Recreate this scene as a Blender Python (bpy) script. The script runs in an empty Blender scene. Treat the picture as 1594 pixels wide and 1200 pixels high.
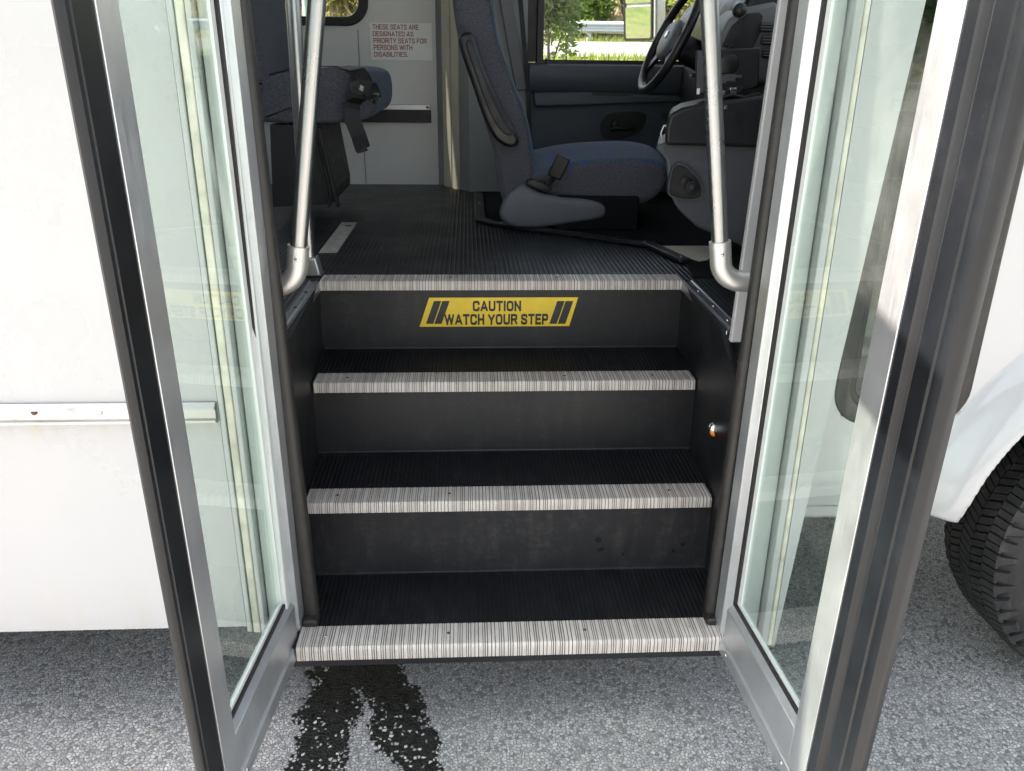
import bpy, bmesh, math, random
import numpy as np
from mathutils import Vector, Matrix
random.seed(7); rng = np.random.default_rng(11)
R = math.radians
C = bpy.context.scene.collection
sc = bpy.context.scene

# ------------------------------------------------------------------ camera
F, PITCH, ROLL, YAW = 1282.48, 0.375727, 0.011692, 0.054912
CAM = np.array([-0.0913, -1.4042, 1.13655])
cx0, cy0 = 797.0, 600.0
_c, _s = math.cos(YAW), math.sin(YAW)
_fw = np.array([_s*math.cos(PITCH), _c*math.cos(PITCH), -math.sin(PITCH)])
_rt = np.array([_c, -_s, 0.0]); _up = np.cross(_rt, _fw)
_r = _rt*math.cos(ROLL) + _up*math.sin(ROLL); _u = -_rt*math.sin(ROLL) + _up*math.cos(ROLL)
cd = bpy.data.cameras.new('camera'); cam = bpy.data.objects.new('camera', cd); C.objects.link(cam)
cd.sensor_width = 36; cd.lens = F/1594*36; cd.clip_start = 0.02; cd.clip_end = 2000
cam.matrix_world = Matrix(((_r[0], _u[0], -_fw[0], CAM[0]), (_r[1], _u[1], -_fw[1], CAM[1]), (_r[2], _u[2], -_fw[2], CAM[2]), (0, 0, 0, 1)))
sc.camera = cam

def at(px, py, **k):
    """the point of the place seen at a pixel of the photograph, on the plane x=, y= or z="""
    d = _fw*F + _r*(px-cx0) - _u*(py-cy0)
    (ax, v), = k.items(); i = 'xyz'.index(ax)
    return CAM + d*((v-CAM[i])/d[i])

# ------------------------------------------------------------------ light
SUN_EL, SUN_AZ = R(52), R(-80)          # azimuth from +Y towards +X
w = bpy.data.worlds.new('World'); sc.world = w; w.use_nodes = True
nt = w.node_tree; bg = nt.nodes['Background']
sky = nt.nodes.new('ShaderNodeTexSky'); sky.sky_type = 'NISHITA'; sky.sun_disc = False
sky.sun_elevation = SUN_EL; sky.sun_rotation = SUN_AZ; sky.air_density = 1.0; sky.dust_density = 2.5; sky.ozone_density = 0.6
hs = nt.nodes.new('ShaderNodeHueSaturation'); hs.inputs['Saturation'].default_value = .42          # a hazy, pale summer sky
nt.links.new(sky.outputs[0], hs.inputs['Color']); nt.links.new(hs.outputs[0], bg.inputs[0]); bg.inputs[1].default_value = 0.10
sl = bpy.data.lights.new('sun', 'SUN'); sl.energy = 5.0; sl.angle = R(0.5); sl.color = (1.0, 0.91, 0.80)
so = bpy.data.objects.new('sun', sl); C.objects.link(so)
tosun = Vector((math.sin(SUN_AZ)*math.cos(SUN_EL), math.cos(SUN_AZ)*math.cos(SUN_EL), math.sin(SUN_EL)))
so.rotation_euler = tosun.to_track_quat('Z', 'Y').to_euler(); so.location = (0, 0, 12)
sc.view_settings.view_transform = 'Standard'; sc.view_settings.look = 'None'
sc.view_settings.exposure = 2.56; sc.view_settings.gamma = 1
sc.cycles.max_bounces = 12; sc.cycles.transparent_max_bounces = 24
sc.cycles.diffuse_bounces = 6; sc.cycles.glossy_bounces = 6

# ------------------------------------------------------------------ materials
class NT:
    def __init__(s, name):
        s.m = bpy.data.materials.new(name); s.m.use_nodes = True; s.t = s.m.node_tree
        s.b = s.t.nodes['Principled BSDF']; s.out = s.t.nodes['Material Output']
        s.co = s.t.nodes.new('ShaderNodeTexCoord').outputs['Object']
    def n(s, typ, **k):
        x = s.t.nodes.new(typ)
        for a, v in k.items():
            if hasattr(x, a): setattr(x, a, v)
            else: x.inputs[a.replace('_', ' ')].default_value = v
        return x
    def l(s, a, b): s.t.links.new(a, b)
    def noise(s, scale, detail=3, rough=.55, co=None, vec=None):
        x = s.n('ShaderNodeTexNoise'); x.inputs['Scale'].default_value = scale; x.inputs['Detail'].default_value = detail; x.inputs['Roughness'].default_value = rough
        c = co or s.co
        if vec is not None:
            mp = s.n('ShaderNodeMapping'); mp.inputs['Scale'].default_value = vec; s.l(c, mp.inputs[0]); c = mp.outputs[0]
        s.l(c, x.inputs['Vector']); return x.outputs['Fac']
    def ramp(s, fac, *stops):
        x = s.n('ShaderNodeValToRGB'); e = x.color_ramp.elements
        while len(e) < len(stops): e.new(.5)
        for i, (p, c) in enumerate(stops):
            e[i].position = p; e[i].color = (*c, 1) if len(c) == 3 else c
        s.l(fac, x.inputs[0]); return x.outputs[0]
    def grey(s, fac, a, b, lo=.3, hi=.7):
        x = s.n('ShaderNodeMapRange'); x.inputs[1].default_value = lo; x.inputs[2].default_value = hi
        x.inputs[3].default_value = a; x.inputs[4].default_value = b; s.l(fac, x.inputs[0]); return x.outputs[0]
    def mix(s, fac, a, b):
        x = s.n('ShaderNodeMix', data_type='RGBA')
        for i, v in ((0, fac), (6, a), (7, b)):
            if isinstance(v, (int, float)): x.inputs[i].default_value = v
            elif isinstance(v, tuple): x.inputs[i].default_value = (*v, 1)
            else: s.l(v, x.inputs[i])
        return x.outputs[2]
    def math(s, op, a, b=None, clamp=False):
        x = s.n('ShaderNodeMath'); x.operation = op; x.use_clamp = clamp
        for i, v in ((0, a), (1, b)):
            if v is None: continue
            if isinstance(v, (int, float)): x.inputs[i].default_value = v
            else: s.l(v, x.inputs[i])
        return x.outputs[0]
    def bump(s, h, strength=.3, dist=.002, prev=None):
        x = s.n('ShaderNodeBump'); x.inputs['Strength'].default_value = strength; x.inputs['Distance'].default_value = dist
        s.l(h, x.inputs['Height'])
        if prev is not None: s.l(prev, x.inputs['Normal'])
        s.l(x.outputs[0], s.b.inputs['Normal']); return x.outputs[0]
    def set(s, **k):
        for a, v in k.items():
            i = s.b.inputs[a.replace('_', ' ')]
            if isinstance(v, (int, float)): i.default_value = v
            elif isinstance(v, tuple): i.default_value = (*v, 1)
            else: s.l(v, i)
        return s

def simple(name, col, rough=.5, metal=0., var=.12, scale=14, bump=.0, bscale=300, rvar=.08, coat=0, spec=.5):
    n = NT(name)
    f = n.noise(scale, 4)
    n.set(Base_Color=n.ramp(f, (.25, tuple(c*(1-var) for c in col)), (.75, tuple(min(1, c*(1+var)) for c in col))),
          Roughness=n.grey(n.noise(scale*2.3, 3), max(.02, rough-rvar), min(1, rough+rvar)), Metallic=metal, Coat_Weight=coat)
    n.b.inputs['Specular IOR Level'].default_value = spec
    if bump: n.bump(n.noise(bscale, 2), bump, .0015)
    return n.m

def M_paint():
    n = NT('white_paint')
    dust = n.noise(3.0, 5, .6)
    sep = n.n('ShaderNodeSeparateXYZ'); n.l(n.co, sep.inputs[0])
    streak = n.noise(5, 5, .65, vec=(6, 1, .45))
    # road grime that gathers in a band under the rub rail and along the skirt
    zz = sep.outputs[2]
    band = n.grey(n.math('ABSOLUTE', n.math('SUBTRACT', zz, .505)), 1, 0, 0, .035)
    low = n.grey(zz, .7, 0, .02, .2)
    g = n.math('MULTIPLY', n.math('MAXIMUM', band, low), n.grey(streak, 0, .55, .45, .75), True)
    c0 = n.ramp(dust, (.3, (.432, .424, .426)), (.7, (.450, .442, .443)))
    n.set(Base_Color=n.mix(g, c0, (.42, .33, .22)), Roughness=n.grey(dust, .22, .36), Coat_Weight=.35, Coat_Roughness=.12)
    return n.m
M = {}
M['paint'] = M_paint()
M['paint_plain'] = simple('white_cab_paint', (.455, .447, .447), .2, var=.02, coat=.6, scale=4, rvar=.04)
M['inner_wall'] = simple('grey_white_wall_board', (.68, .67, .65), .45, var=.04, scale=6, bump=.05, bscale=160)
M['sun_patch'] = simple('cream_sun_patch', (.62, .60, .50), .5, var=.06, scale=9)  # sunlight put into the colour of the closing panel's strips
M['grey_trim'] = simple('grey_plastic_trim', (.26, .27, .27), .5, var=.06, bump=.12, bscale=500)
M['caulk'] = simple('aged_caulk', (.66, .61, .51), .6, var=.3, scale=18, bump=.3, bscale=90)
M['jamb'] = simple('jamb_paint', (.55, .57, .55), .35, var=.06, scale=8)
M['black_plastic'] = simple('black_plastic', (.009, .009, .010), .42, var=.15, bump=.15, bscale=600)
M['dark_carpet'] = simple('dark_carpet', (.006, .0065, .008), .95, var=.3, bump=.5, bscale=700, spec=.2)
M['trim_black'] = simple('black_trim_strip', (.013, .014, .017), .32, var=.05, rvar=.02, scale=3)
M['paper'] = simple('beige_paper', (.60, .55, .46), .8, var=.05)
M['belt'] = simple('black_webbing', (.012, .012, .013), .55, var=.2, bump=.4, bscale=900)
M['chrome'] = simple('chrome', (.85, .85, .85), .08, 1, var=.03)
M['screw'] = simple('screw_steel', (.55, .54, .52), .3, 1, var=.15)
M['rust'] = simple('rusty_screw', (.11, .06, .04), .7, .3, var=.4, scale=300)
M['alu'] = None
def brushed(name, col, rough, vec, strength=.12, var=.08, metal=1.0, spots=0.0):
    n = NT(name)
    f = n.noise(60, 3, .6, vec=vec)
    d = n.noise(7, 5, .6)
    base = n.ramp(d, (.3, tuple(c*(1-var) for c in col)), (.7, tuple(min(1, c*(1+var)) for c in col)))
    if spots:
        sp = n.noise(38, 4, .65)
        base = n.mix(n.grey(sp, 0, spots, .6, .72), base, tuple(c*.55 for c in col))
    n.set(Base_Color=base, Metallic=metal, Roughness=n.math('ADD', n.grey(f, rough-.07, rough+.09), n.grey(d, -.03, .05)))
    n.bump(f, strength, .0004)
    return n.m
M['alu'] = brushed('anodised_aluminium', (.62, .63, .645), .38, (8, 8, .15), .08, spots=.2, metal=.86)
M['rail'] = simple('satin_steel_tube', (.40, .40, .405), .30, 1, var=.03, rvar=.03, scale=5)
M['elbow'] = simple('cast_aluminium', (.58, .57, .55), .36, .8, var=.1, bump=.1, bscale=300)
M['trim_metal'] = brushed('dull_trim_metal', (.40, .41, .43), .3, (8, .15, 8), .06, spots=.3, metal=.95)
M['rubrail'] = brushed('rub_rail_aluminium', (.50, .49, .475), .34, (.15, 8, 8), .1, spots=.5, metal=.9)

def M_nosing():
    n = NT('ribbed_aluminium_nosing')
    d = n.noise(9, 6, .65); s = n.noise(16, 5, .65, vec=(3, .7, .7))
    c = n.ramp(s, (.25, (.44, .385, .34)), (.5, (.57, .522, .478)), (.75, (.665, .628, .59)))
    geo = n.n('ShaderNodeNewGeometry')
    dirt = n.math('MULTIPLY', n.grey(d, 0, .4, .5, .72), n.grey(s, .3, 1))
    c = n.mix(dirt, c, (.20, .15, .11))
    n.set(Base_Color=c, Metallic=.12, Roughness=n.grey(s, .36, .55)); n.bump(n.noise(420, 2), .25, .0006)
    return n.m
M['nosing'] = M_nosing()
M['groove'] = simple('dirt_in_grooves', (.20, .17, .145), .8, var=.4, scale=30)

def M_rubber(name, col, rough, ribs=0, dusty=.25, wear=None, spec=.4):
    n = NT(name)
    d = n.noise(5, 6, .6); e = n.noise(46, 4, .7)
    c = n.ramp(d, (.3, tuple(x*.8 for x in col)), (.7, tuple(x*1.25 for x in col)))
    f = n.math('MULTIPLY', n.grey(d, 0, 1, .42, .7), n.grey(e, 0, dusty, .48, .75))
    c = n.mix(f, c, (.11, .095, .08))
    sc_ = n.noise(11, 6, .7, vec=(2.2, 1, .5)); hl = n.noise(150, 3, .7, vec=(.25, 1, 1))
    c = n.mix(n.math('MULTIPLY', n.grey(sc_, 0, dusty*1.6, .5, .72), n.grey(hl, .15, 1, .4, .65)), c, (.085, .074, .064))
    if wear:                                            # scuffed dots where shoes have rubbed
        for (x, y, z, r) in wear:
            v = n.n('ShaderNodeVectorMath', operation='DISTANCE'); v.inputs[1].default_value = (x, y, z); n.l(n.co, v.inputs[0])
            q = n.math('ADD', v.outputs['Value'], n.grey(n.noise(60, 2), -.004, .004))
            c = n.mix(n.grey(q, .85, 0, r*.6, r), c, (.002, .002, .0025))
    n.set(Base_Color=c, Roughness=n.grey(d, rough-.07, rough+.1))
    n.b.inputs['Specular IOR Level'].default_value = spec
    nb = n.bump(n.noise(350, 2), .12, .0008)
    if ribs:
        sp = n.n('ShaderNodeSeparateXYZ'); n.l(n.co, sp.inputs[0])
        s = n.math('SINE', n.math('MULTIPLY', sp.outputs[0], 2*math.pi/ribs))
        s = n.math('POWER', n.math('ADD', n.math('MULTIPLY', s, .5), .5), 3)
        dust = n.math('MULTIPLY', s, n.grey(n.noise(9, 4), .0, .5, .35, .7))
        c2 = n.mix(dust, c, tuple(x*3.0+.003 for x in col)); n.set(Base_Color=c2)
        n.bump(s, .8, .0016, nb)
    return n.m
M['tread'] = M_rubber('ribbed_black_rubber', (.0055, .0058, .0072), .55, ribs=.0105, dusty=.16, spec=.3)
M['floor'] = M_rubber('ribbed_floor_rubber', (.0060, .0080, .0115), .42, ribs=.0135, dusty=.08, spec=.5)
M['seal'] = M_rubber('door_seal_rubber', (.014, .0125, .0115), .45, dusty=.3, spec=.5)
M['leaf_rubber'] = M_rubber('door_edge_rubber', (.0044, .0054, .0074), .38, dusty=.05, spec=.45)
M['gasket'] = M_rubber('glazing_gasket', (.015, .014, .014), .5)
M['wellwall'] = M_rubber('smooth_black_rubber', (.0068, .0074, .0092), .45, dusty=.2, spec=.42)

def M_glass(name, tint, ior=1.5, rough=.0, dirt=.0):
    n = NT(name); t = n.t; t.nodes.remove(n.b)
    tr = n.n('ShaderNodeBsdfTransparent'); tr.inputs[0].default_value = (*tint, 1)
    gl = n.n('ShaderNodeBsdfGlossy'); gl.inputs['Roughness'].default_value = rough; gl.inputs['Color'].default_value = (1, 1, 1, 1)
    ge = n.n('ShaderNodeNewGeometry'); dp = n.n('ShaderNodeVectorMath', operation='DOT_PRODUCT'); n.l(ge.outputs['Incoming'], dp.inputs[0]); n.l(ge.outputs['Normal'], dp.inputs[1])
    r0 = ((ior-1)/(ior+1))**2
    fr = n.math('ADD', r0, n.math('MULTIPLY', 1-r0, n.math('POWER', n.math('SUBTRACT', 1, n.math('ABSOLUTE', dp.outputs['Value']), True), 5)), True)
    mx = n.n('ShaderNodeMixShader'); n.l(fr, mx.inputs[0]); n.l(tr.outputs[0], mx.inputs[1]); n.l(gl.outputs[0], mx.inputs[2])
    o = mx.outputs[0]
    if dirt:
        df = n.n('ShaderNodeBsdfDiffuse'); df.inputs[0].default_value = (.6, .6, .57, 1)
        m2 = n.n('ShaderNodeMixShader'); n.l(n.grey(n.noise(6, 5, .65), .0, dirt, .35, .75), m2.inputs[0]); n.l(o, m2.inputs[1]); n.l(df.outputs[0], m2.inputs[2]); o = m2.outputs[0]
    n.l(o, n.out.inputs[0]); return n.m
M['door_glass'] = M_glass('green_tinted_glass', (.885, .945, .915), dirt=.05)
M['window_glass'] = M_glass('clear_window_glass', (.93, .95, .94), dirt=.02)
M['tinted_glass'] = M_glass('tinted_window_glass', (.74, .76, .74))
M['dark_glass'] = M_glass('smoked_window_glass', (.22, .24, .24), ior=1.6)
M['mirror_glass'] = simple('mirror_glass', (.85, .87, .88), .02, 1, var=0, rvar=.0)

def M_fabric(name, a, b, fleck, blue=0.0):
    n = NT(name)
    f = n.noise(190, 3, .75); d = n.noise(60, 3)
    c = n.mix(n.grey(f, 0, 1, .35, .65), a, b)
    c = n.mix(n.grey(n.noise(260, 2), 0, .6, .60, .7), c, fleck)
    if blue:
        br = n.n('ShaderNodeTexVoronoi'); br.distance = 'CHEBYCHEV'; br.inputs['Scale'].default_value = 20; br.inputs['Randomness'].default_value = .85
        n.l(n.co, br.inputs['Vector'])
        k = n.math('MULTIPLY', n.math('LESS_THAN', br.outputs['Distance'], .27), n.grey(n.noise(7, 2), 0, blue, .45, .6))
        c = n.mix(k, c, (.02, .085, .25))
    n.set(Base_Color=c, Roughness=.95, Sheen_Weight=.15); n.b.inputs['Specular IOR Level'].default_value = .15
    n.b.inputs['Sheen Tint'].default_value = (.7, .8, 1, 1)
    n.bump(f, .6, .0012); return n.m
M['fabric_side'] = M_fabric('grey_seat_fabric', (.048, .050, .062), (.102, .105, .125), (.19, .19, .21))
M['fabric_top'] = M_fabric('blue_grey_seat_fabric', (.038, .052, .076), (.082, .105, .146), (.16, .195, .25), .9)
M['seat_plastic'] = simple('grey_seat_plastic', (.098, .106, .122), .45, var=.05, bump=.2, bscale=600)
M['door_plastic'] = simple('blue_grey_door_plastic', (.056, .070, .086), .45, var=.05, bump=.3, bscale=420)
M['cover_plastic'] = simple('grey_engine_cover_plastic', (.066, .070, .080), .5, var=.05, bump=.3, bscale=420)
M['dash_plastic'] = simple('grey_dash_plastic', (.15, .152, .155), .5, var=.05, bump=.3, bscale=420)
M['box_black'] = simple('matt_black_box', (.010, .0105, .0125), .5, var=.15, bump=.1, bscale=300)
M['yellow'] = simple('yellow_sticker', (.80, .56, .015), .4, var=.08, scale=30)
M['ink'] = simple('black_ink', (.02, .02, .02), .5, var=.1)
M['red_ink'] = simple('maroon_ink', (.30, .018, .022), .5, var=.1)
M['notice'] = simple('white_notice', (.86, .85, .83), .35, var=.03)
M['badge'] = simple('silver_badge', (.6, .6, .62), .25, .8)
M['pole_paint'] = simple('pale_blue_grey_post', (.42, .52, .52), .5)
M['galv'] = simple('galvanised_steel', (.50, .54, .58), .45, .4, var=.12)
M['bark'] = simple('bark', (.10, .075, .055), .9, var=.35, scale=30, bump=.8, bscale=60)
M['amber'] = simple('amber_lens', (.75, .25, .04), .2, var=.1)
M['tyre'] = M_rubber('tyre_rubber', (.022, .022, .0225), .6, dusty=.6)
M['wheel_steel'] = simple('wheel_steel', (.36, .36, .37), .4, .8)
def M_leaf(name, a, b, tr):
    n = NT(name)
    oi = n.n('ShaderNodeNewGeometry')
    c = n.mix(oi.outputs['Random Per Island'], a, b)
    n.set(Base_Color=c, Roughness=.55)
    t = n.n('ShaderNodeBsdfTranslucent'); n.l(n.mix(.5, c, tr), t.inputs[0])
    mx = n.n('ShaderNodeMixShader'); mx.inputs[0].default_value = .42
    n.l(n.b.outputs[0], mx.inputs[1]); n.l(t.outputs[0], mx.inputs[2]); n.l(mx.outputs[0], n.out.inputs[0]); return n.m
M['leaf_green'] = M_leaf('green_leaves', (.07, .13, .025), (.15, .23, .045), (.20, .32, .04))
M['leaf_yellow'] = M_leaf('yellow_green_leaves', (.16, .20, .025), (.26, .27, .04), (.42, .40, .05))
M['leaf_grey'] = M_leaf('grey_green_leaves', (.14, .18, .08), (.22, .26, .13), (.30, .36, .14))
M['leaf_dry'] = M_leaf('dry_brown_twigs', (.16, .12, .075), (.26, .20, .13), (.25, .18, .10))
M['grass_blade'] = M_leaf('grass_blades', (.09, .14, .02), (.20, .22, .05), (.30, .34, .05))

GZ = -0.22
def M_asphalt():
    n = NT('worn_asphalt')
    wq = n.n('ShaderNodeTexNoise'); wq.inputs['Scale'].default_value = 42; wq.inputs['Detail'].default_value = 4; n.l(n.co, wq.inputs['Vector'])
    mp = n.n('ShaderNodeVectorMath', operation='MULTIPLY_ADD'); n.l(wq.outputs['Color'], mp.inputs[0]); mp.inputs[1].default_value = (.013, .013, .013); n.l(n.co, mp.inputs[2])
    co = mp.outputs[0]
    def vor(scale, feat):
        v = n.n('ShaderNodeTexVoronoi'); v.feature = feat; v.inputs['Scale'].default_value = scale; v.voronoi_dimensions = '2D'; n.l(co, v.inputs['Vector']); return v
    e = vor(128, 'DISTANCE_TO_EDGE').outputs['Distance']; cell = vor(128, 'F1')
    sp = n.n('ShaderNodeSeparateColor'); n.l(cell.outputs['Color'], sp.inputs[0])
    stone = n.ramp(sp.outputs[0], (0, (.30, .296, .292)), (.3, (.44, .434, .426)), (.7, (.54, .532, .52)), (.93, (.66, .65, .63)), (1, (.56, .48, .39)))
    gap = n.grey(n.math('ADD', e, n.grey(n.noise(150, 3), -.07, .07)), 0, 1, .04, .19)
    fine = vor(260, 'DISTANCE_TO_EDGE').outputs['Distance']
    pres = n.grey(n.math('ADD', sp.outputs[1], n.grey(n.noise(11, 5, .65), -.12, .12)), 0, 1, .08, .2)         # some cells hold no stone, only binder
    k = n.math('MULTIPLY', gap, pres)
    binder = n.mix(n.grey(fine, 0, 1, .05, .2), (.06, .06, .06), (.32, .314, .305))
    c = n.mix(k, binder, stone)
    c = n.mix(n.grey(n.noise(2.2, 5, .6), 0, .3, .4, .7), c, (.16, .155, .148))
    # a run of tar and water from under the entry step: a short trunk that forks in two
    s = n.n('ShaderNodeSeparateXYZ'); n.l(n.co, s.inputs[0]); X, Y = s.outputs[0], s.outputs[1]
    wob = n.math('ADD', n.grey(n.noise(6, 4, .55), -.04, .04), n.grey(n.noise(40, 3, .6), -.006, .006))
    def limb(x0, y0, x1, y1, wd):
        # distance to a nearly straight limb running in Y
        t = n.grey(Y, 0, 1, y0, y1); xc = n.grey(Y, x0, x1, y0, y1)
        d = n.math('ABSOLUTE', n.math('SUBTRACT', n.math('ADD', X, wob), xc))
        return n.grey(d, 1, 0, wd*.5, wd*1.08)
    a = limb(-.385, .22, -.412, -.11, .078); b = limb(-.305, .22, -.205, -.11, .056)
    tk = n.math('MULTIPLY', limb(-.365, .25, -.365, .10, .125), n.grey(Y, 0, 1, .09, .16))
    tar = n.math('MULTIPLY', n.math('MAXIMUM', n.math('MAXIMUM', a, b), tk), n.grey(Y, 1, 0, .34, .40))
    tip = n.math('MULTIPLY', n.grey(tar, 0, 1, .12, .28), n.math('GREATER_THAN', n.math('ADD', n.grey(tar, .25, .86, .2, .9), n.grey(Y, 0, .18, .04, .16)), sp.outputs[2]))   # stones that stand clear of it
    tarm = n.math('MAXIMUM', n.math('MULTIPLY', tip, 1), n.math('MULTIPLY', n.grey(tar, 0, 1, .22, .42), n.math('SUBTRACT', 1, n.grey(e, 0, 1, .10, .22))))
    c = n.mix(tarm, c, (.012, .012, .0125))
    h = n.math('MULTIPLY', k, n.math('ADD', .5, n.math('MULTIPLY', sp.outputs[2], .5)))
    n.set(Base_Color=c, Roughness=n.mix(tarm, n.mix(k, (.9,)*3, (.62,)*3), (.42,)*3))
    n.b.inputs['Specular IOR Level'].default_value = .35
    n.bump(n.math('ADD', h, n.math('MULTIPLY', n.noise(700, 2), .15)), .75, .0035)
    return n.m
M['asphalt'] = M_asphalt()
def M_terrain():
    n = NT('rough_grass_ground')
    a = n.noise(.35, 6, .6); b = n.noise(3, 5, .65); c = n.noise(18, 4, .7)
    s = n.n('ShaderNodeSeparateXYZ'); n.l(n.co, s.inputs[0])
    col = n.mix(n.grey(b, 0, 1, .35, .65), (.075, .12, .02), (.15, .19, .035))
    dry = n.mix(n.grey(c, 0, 1), (.14, .105, .065), (.30, .245, .16))
    far = n.grey(s.outputs[1], 0, .75, 19, 23)
    k = n.math('MULTIPLY', n.grey(n.math('ADD', a, n.math('MULTIPLY', b, .3)), 0, 1, .48, .68), 1)
    k = n.math('MAXIMUM', n.math('MULTIPLY', k, .4), n.math('MULTIPLY', far, n.grey(b, .35, 1.2, .3, .6)))
    n.set(Base_Color=n.mix(k, col, dry), Roughness=.95); n.bump(c, .9, .12); n.b.inputs['Specular IOR Level'].default_value = .1
    return n.m
M['terrain'] = M_terrain()
M['road'] = simple('pale_concrete_road', (.135, .128, .114), .85, var=.1, scale=2)
M['line'] = simple('road_line_paint', (.42, .41, .38), .7, var=.1)
M['shoulder'] = simple('gravel_shoulder', (.25, .23, .20), .9, var=.25, scale=12)

# ------------------------------------------------------------------ mesh helpers
class MB:
    def __init__(s): s.v = []; s.f = []; s.mi = []; s.cur = 0
    def add(s, vs, fs):
        o = len(s.v); s.v += [tuple(map(float, v)) for v in vs]
        for f in fs: s.f.append(tuple(o+i for i in f)); s.mi.append(s.cur)
        return s
    def box(s, x0, x1, y0, y1, z0, z1):
        return s.add([(x, y, z) for x in (x0, x1) for y in (y0, y1) for z in (z0, z1)],
                     [(0, 1, 3, 2), (4, 6, 7, 5), (0, 4, 5, 1), (2, 3, 7, 6), (0, 2, 6, 4), (1, 5, 7, 3)])
    def obox(s, c, ax, ay, az):
        """box from a centre and three half-axis vectors"""
        c, ax, ay, az = map(np.array, (c, ax, ay, az))
        return s.add([c+i*ax+j*ay+k*az for i in (-1, 1) for j in (-1, 1) for k in (-1, 1)],
                     [(0, 1, 3, 2), (4, 6, 7, 5), (0, 4, 5, 1), (2, 3, 7, 6), (0, 2, 6, 4), (1, 5, 7, 3)])
    def prism(s, poly, fn):
        """poly: 2-D outline; fn(u, v, side) -> 3-D point, side 0 or 1"""
        n = len(poly)
        vs = [fn(u, v, 0) for u, v in poly] + [fn(u, v, 1) for u, v in poly]
        return s.add(vs, [tuple(range(n))[::-1], tuple(range(n, 2*n))] + [(i, (i+1) % n, n+(i+1) % n, n+i) for i in range(n)])
    def tube(s, pts, rad, seg=16, cap=True):
        pts = [np.array(p, float) for p in pts]; n = len(pts)
        rad = [rad]*n if isinstance(rad, (int, float)) else rad
        t0 = pts[1]-pts[0]; t0 /= np.linalg.norm(t0)
        a = np.cross(t0, (0, 0, 1.) if abs(t0[2]) < .9 else (1., 0, 0)); a /= np.linalg.norm(a)
        vs = []
        for i, p in enumerate(pts):
            t = pts[min(i+1, n-1)]-pts[max(i-1, 0)]; t /= np.linalg.norm(t)
            a = a-t*(a@t); a /= np.linalg.norm(a); b = np.cross(t, a)
            vs += [p+rad[i]*(math.cos(2*math.pi*k/seg)*a+math.sin(2*math.pi*k/seg)*b) for k in range(seg)]
        fs = [(i*seg+k, i*seg+(k+1) % seg, (i+1)*seg+(k+1) % seg, (i+1)*seg+k) for i in range(n-1) for k in range(seg)]
        if cap: fs += [tuple(range(seg))[::-1], tuple(range((n-1)*seg, n*seg))]
        return s.add(vs, fs)
    def lathe(s, prof, c, ax, seg=32, closed=False):
        """prof: (radius, along)"""
        c = np.array(c, float); ax = np.array(ax, float); ax /= np.linalg.norm(ax)
        a = np.cross(ax, (0, 0, 1.) if abs(ax[2]) < .9 else (1., 0, 0)); a /= np.linalg.norm(a); b = np.cross(ax, a); n = len(prof)
        vs = [c+ax*h+r*(math.cos(2*math.pi*k/seg)*a+math.sin(2*math.pi*k/seg)*b) for r, h in prof for k in range(seg)]
        rng_ = range(n) if closed else range(n-1)
        return s.add(vs, [(i*seg+k, i*seg+(k+1) % seg, ((i+1) % n)*seg+(k+1) % seg, ((i+1) % n)*seg+k) for i in rng_ for k in range(seg)])
    def strap(s, pts, wdir, width, thick):
        """flat webbing along pts"""
        pts = [np.array(p, float) for p in pts]; n = len(pts); vs = []
        for i, p in enumerate(pts):
            t = pts[min(i+1, n-1)]-pts[max(i-1, 0)]; t /= np.linalg.norm(t)
            wd = np.array(wdir[i] if isinstance(wdir, list) else wdir, float); wd -= t*(wd@t); wd /= np.linalg.norm(wd); nn = np.cross(t, wd)
            vs += [p+wd*width/2*i_+nn*thick/2*j_ for i_, j_ in ((-1, -1), (1, -1), (1, 1), (-1, 1))]
        fs = [(4*i+k, 4*i+(k+1) % 4, 4*i+4+(k+1) % 4, 4*i+4+k) for i in range(n-1) for k in range(4)]
        return s.add(vs, fs+[(3, 2, 1, 0), (4*n-4, 4*n-3, 4*n-2, 4*n-1)])
    def build(s, name, mat, parent=None, smooth=None, bevel=0, seg=2):
        me = bpy.data.meshes.new(name)
        off = np.array(parent['_o']) if parent is not None and '_o' in parent else None
        v = s.v if off is None else [tuple(np.array(p)-off) for p in s.v]
        me.from_pydata(v, [], s.f); me.update()
        bm = bmesh.new(); bm.from_mesh(me); bmesh.ops.recalc_face_normals(bm, faces=bm.faces); bm.to_mesh(me); bm.free()
        for m in (mat if isinstance(mat, (list, tuple)) else [mat]): me.materials.append(m)
        if isinstance(mat, (list, tuple)):
            for p, i in zip(me.polygons, s.mi): p.material_index = i
        o = bpy.data.objects.new(name, me); C.objects.link(o)
        if parent is not None: o.parent = parent
        if bevel:
            b = o.modifiers.new('bevel', 'BEVEL'); b.width = bevel; b.segments = seg; b.limit_method = 'ANGLE'; b.angle_limit = R(40); b.harden_normals = False
        if smooth or bevel:
            for p in me.polygons: p.use_smooth = True
            if smooth is None or smooth is True: smooth = 38
            sm(o, smooth)
        return o
def sm(o, ang):
    me = o.data
    try: me.set_sharp_from_angle(angle=R(ang))
    except Exception: pass

def empty(name, parent=None, loc=None):
    o = bpy.data.objects.new(name, None); C.objects.link(o); o.empty_display_size = .1
    if loc is not None: o.location = loc
    if parent is not None: o.parent = parent
    return o
def tag(o, label=None, cat=None, group=None, kind=None):
    if label: o['label'] = label
    if cat: o['category'] = cat
    if group: o['group'] = group
    if kind: o['kind'] = kind
    return o
def part(name, parent=None):                # an Empty at the origin that only gathers sub-parts
    return empty(name, parent)

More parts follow.
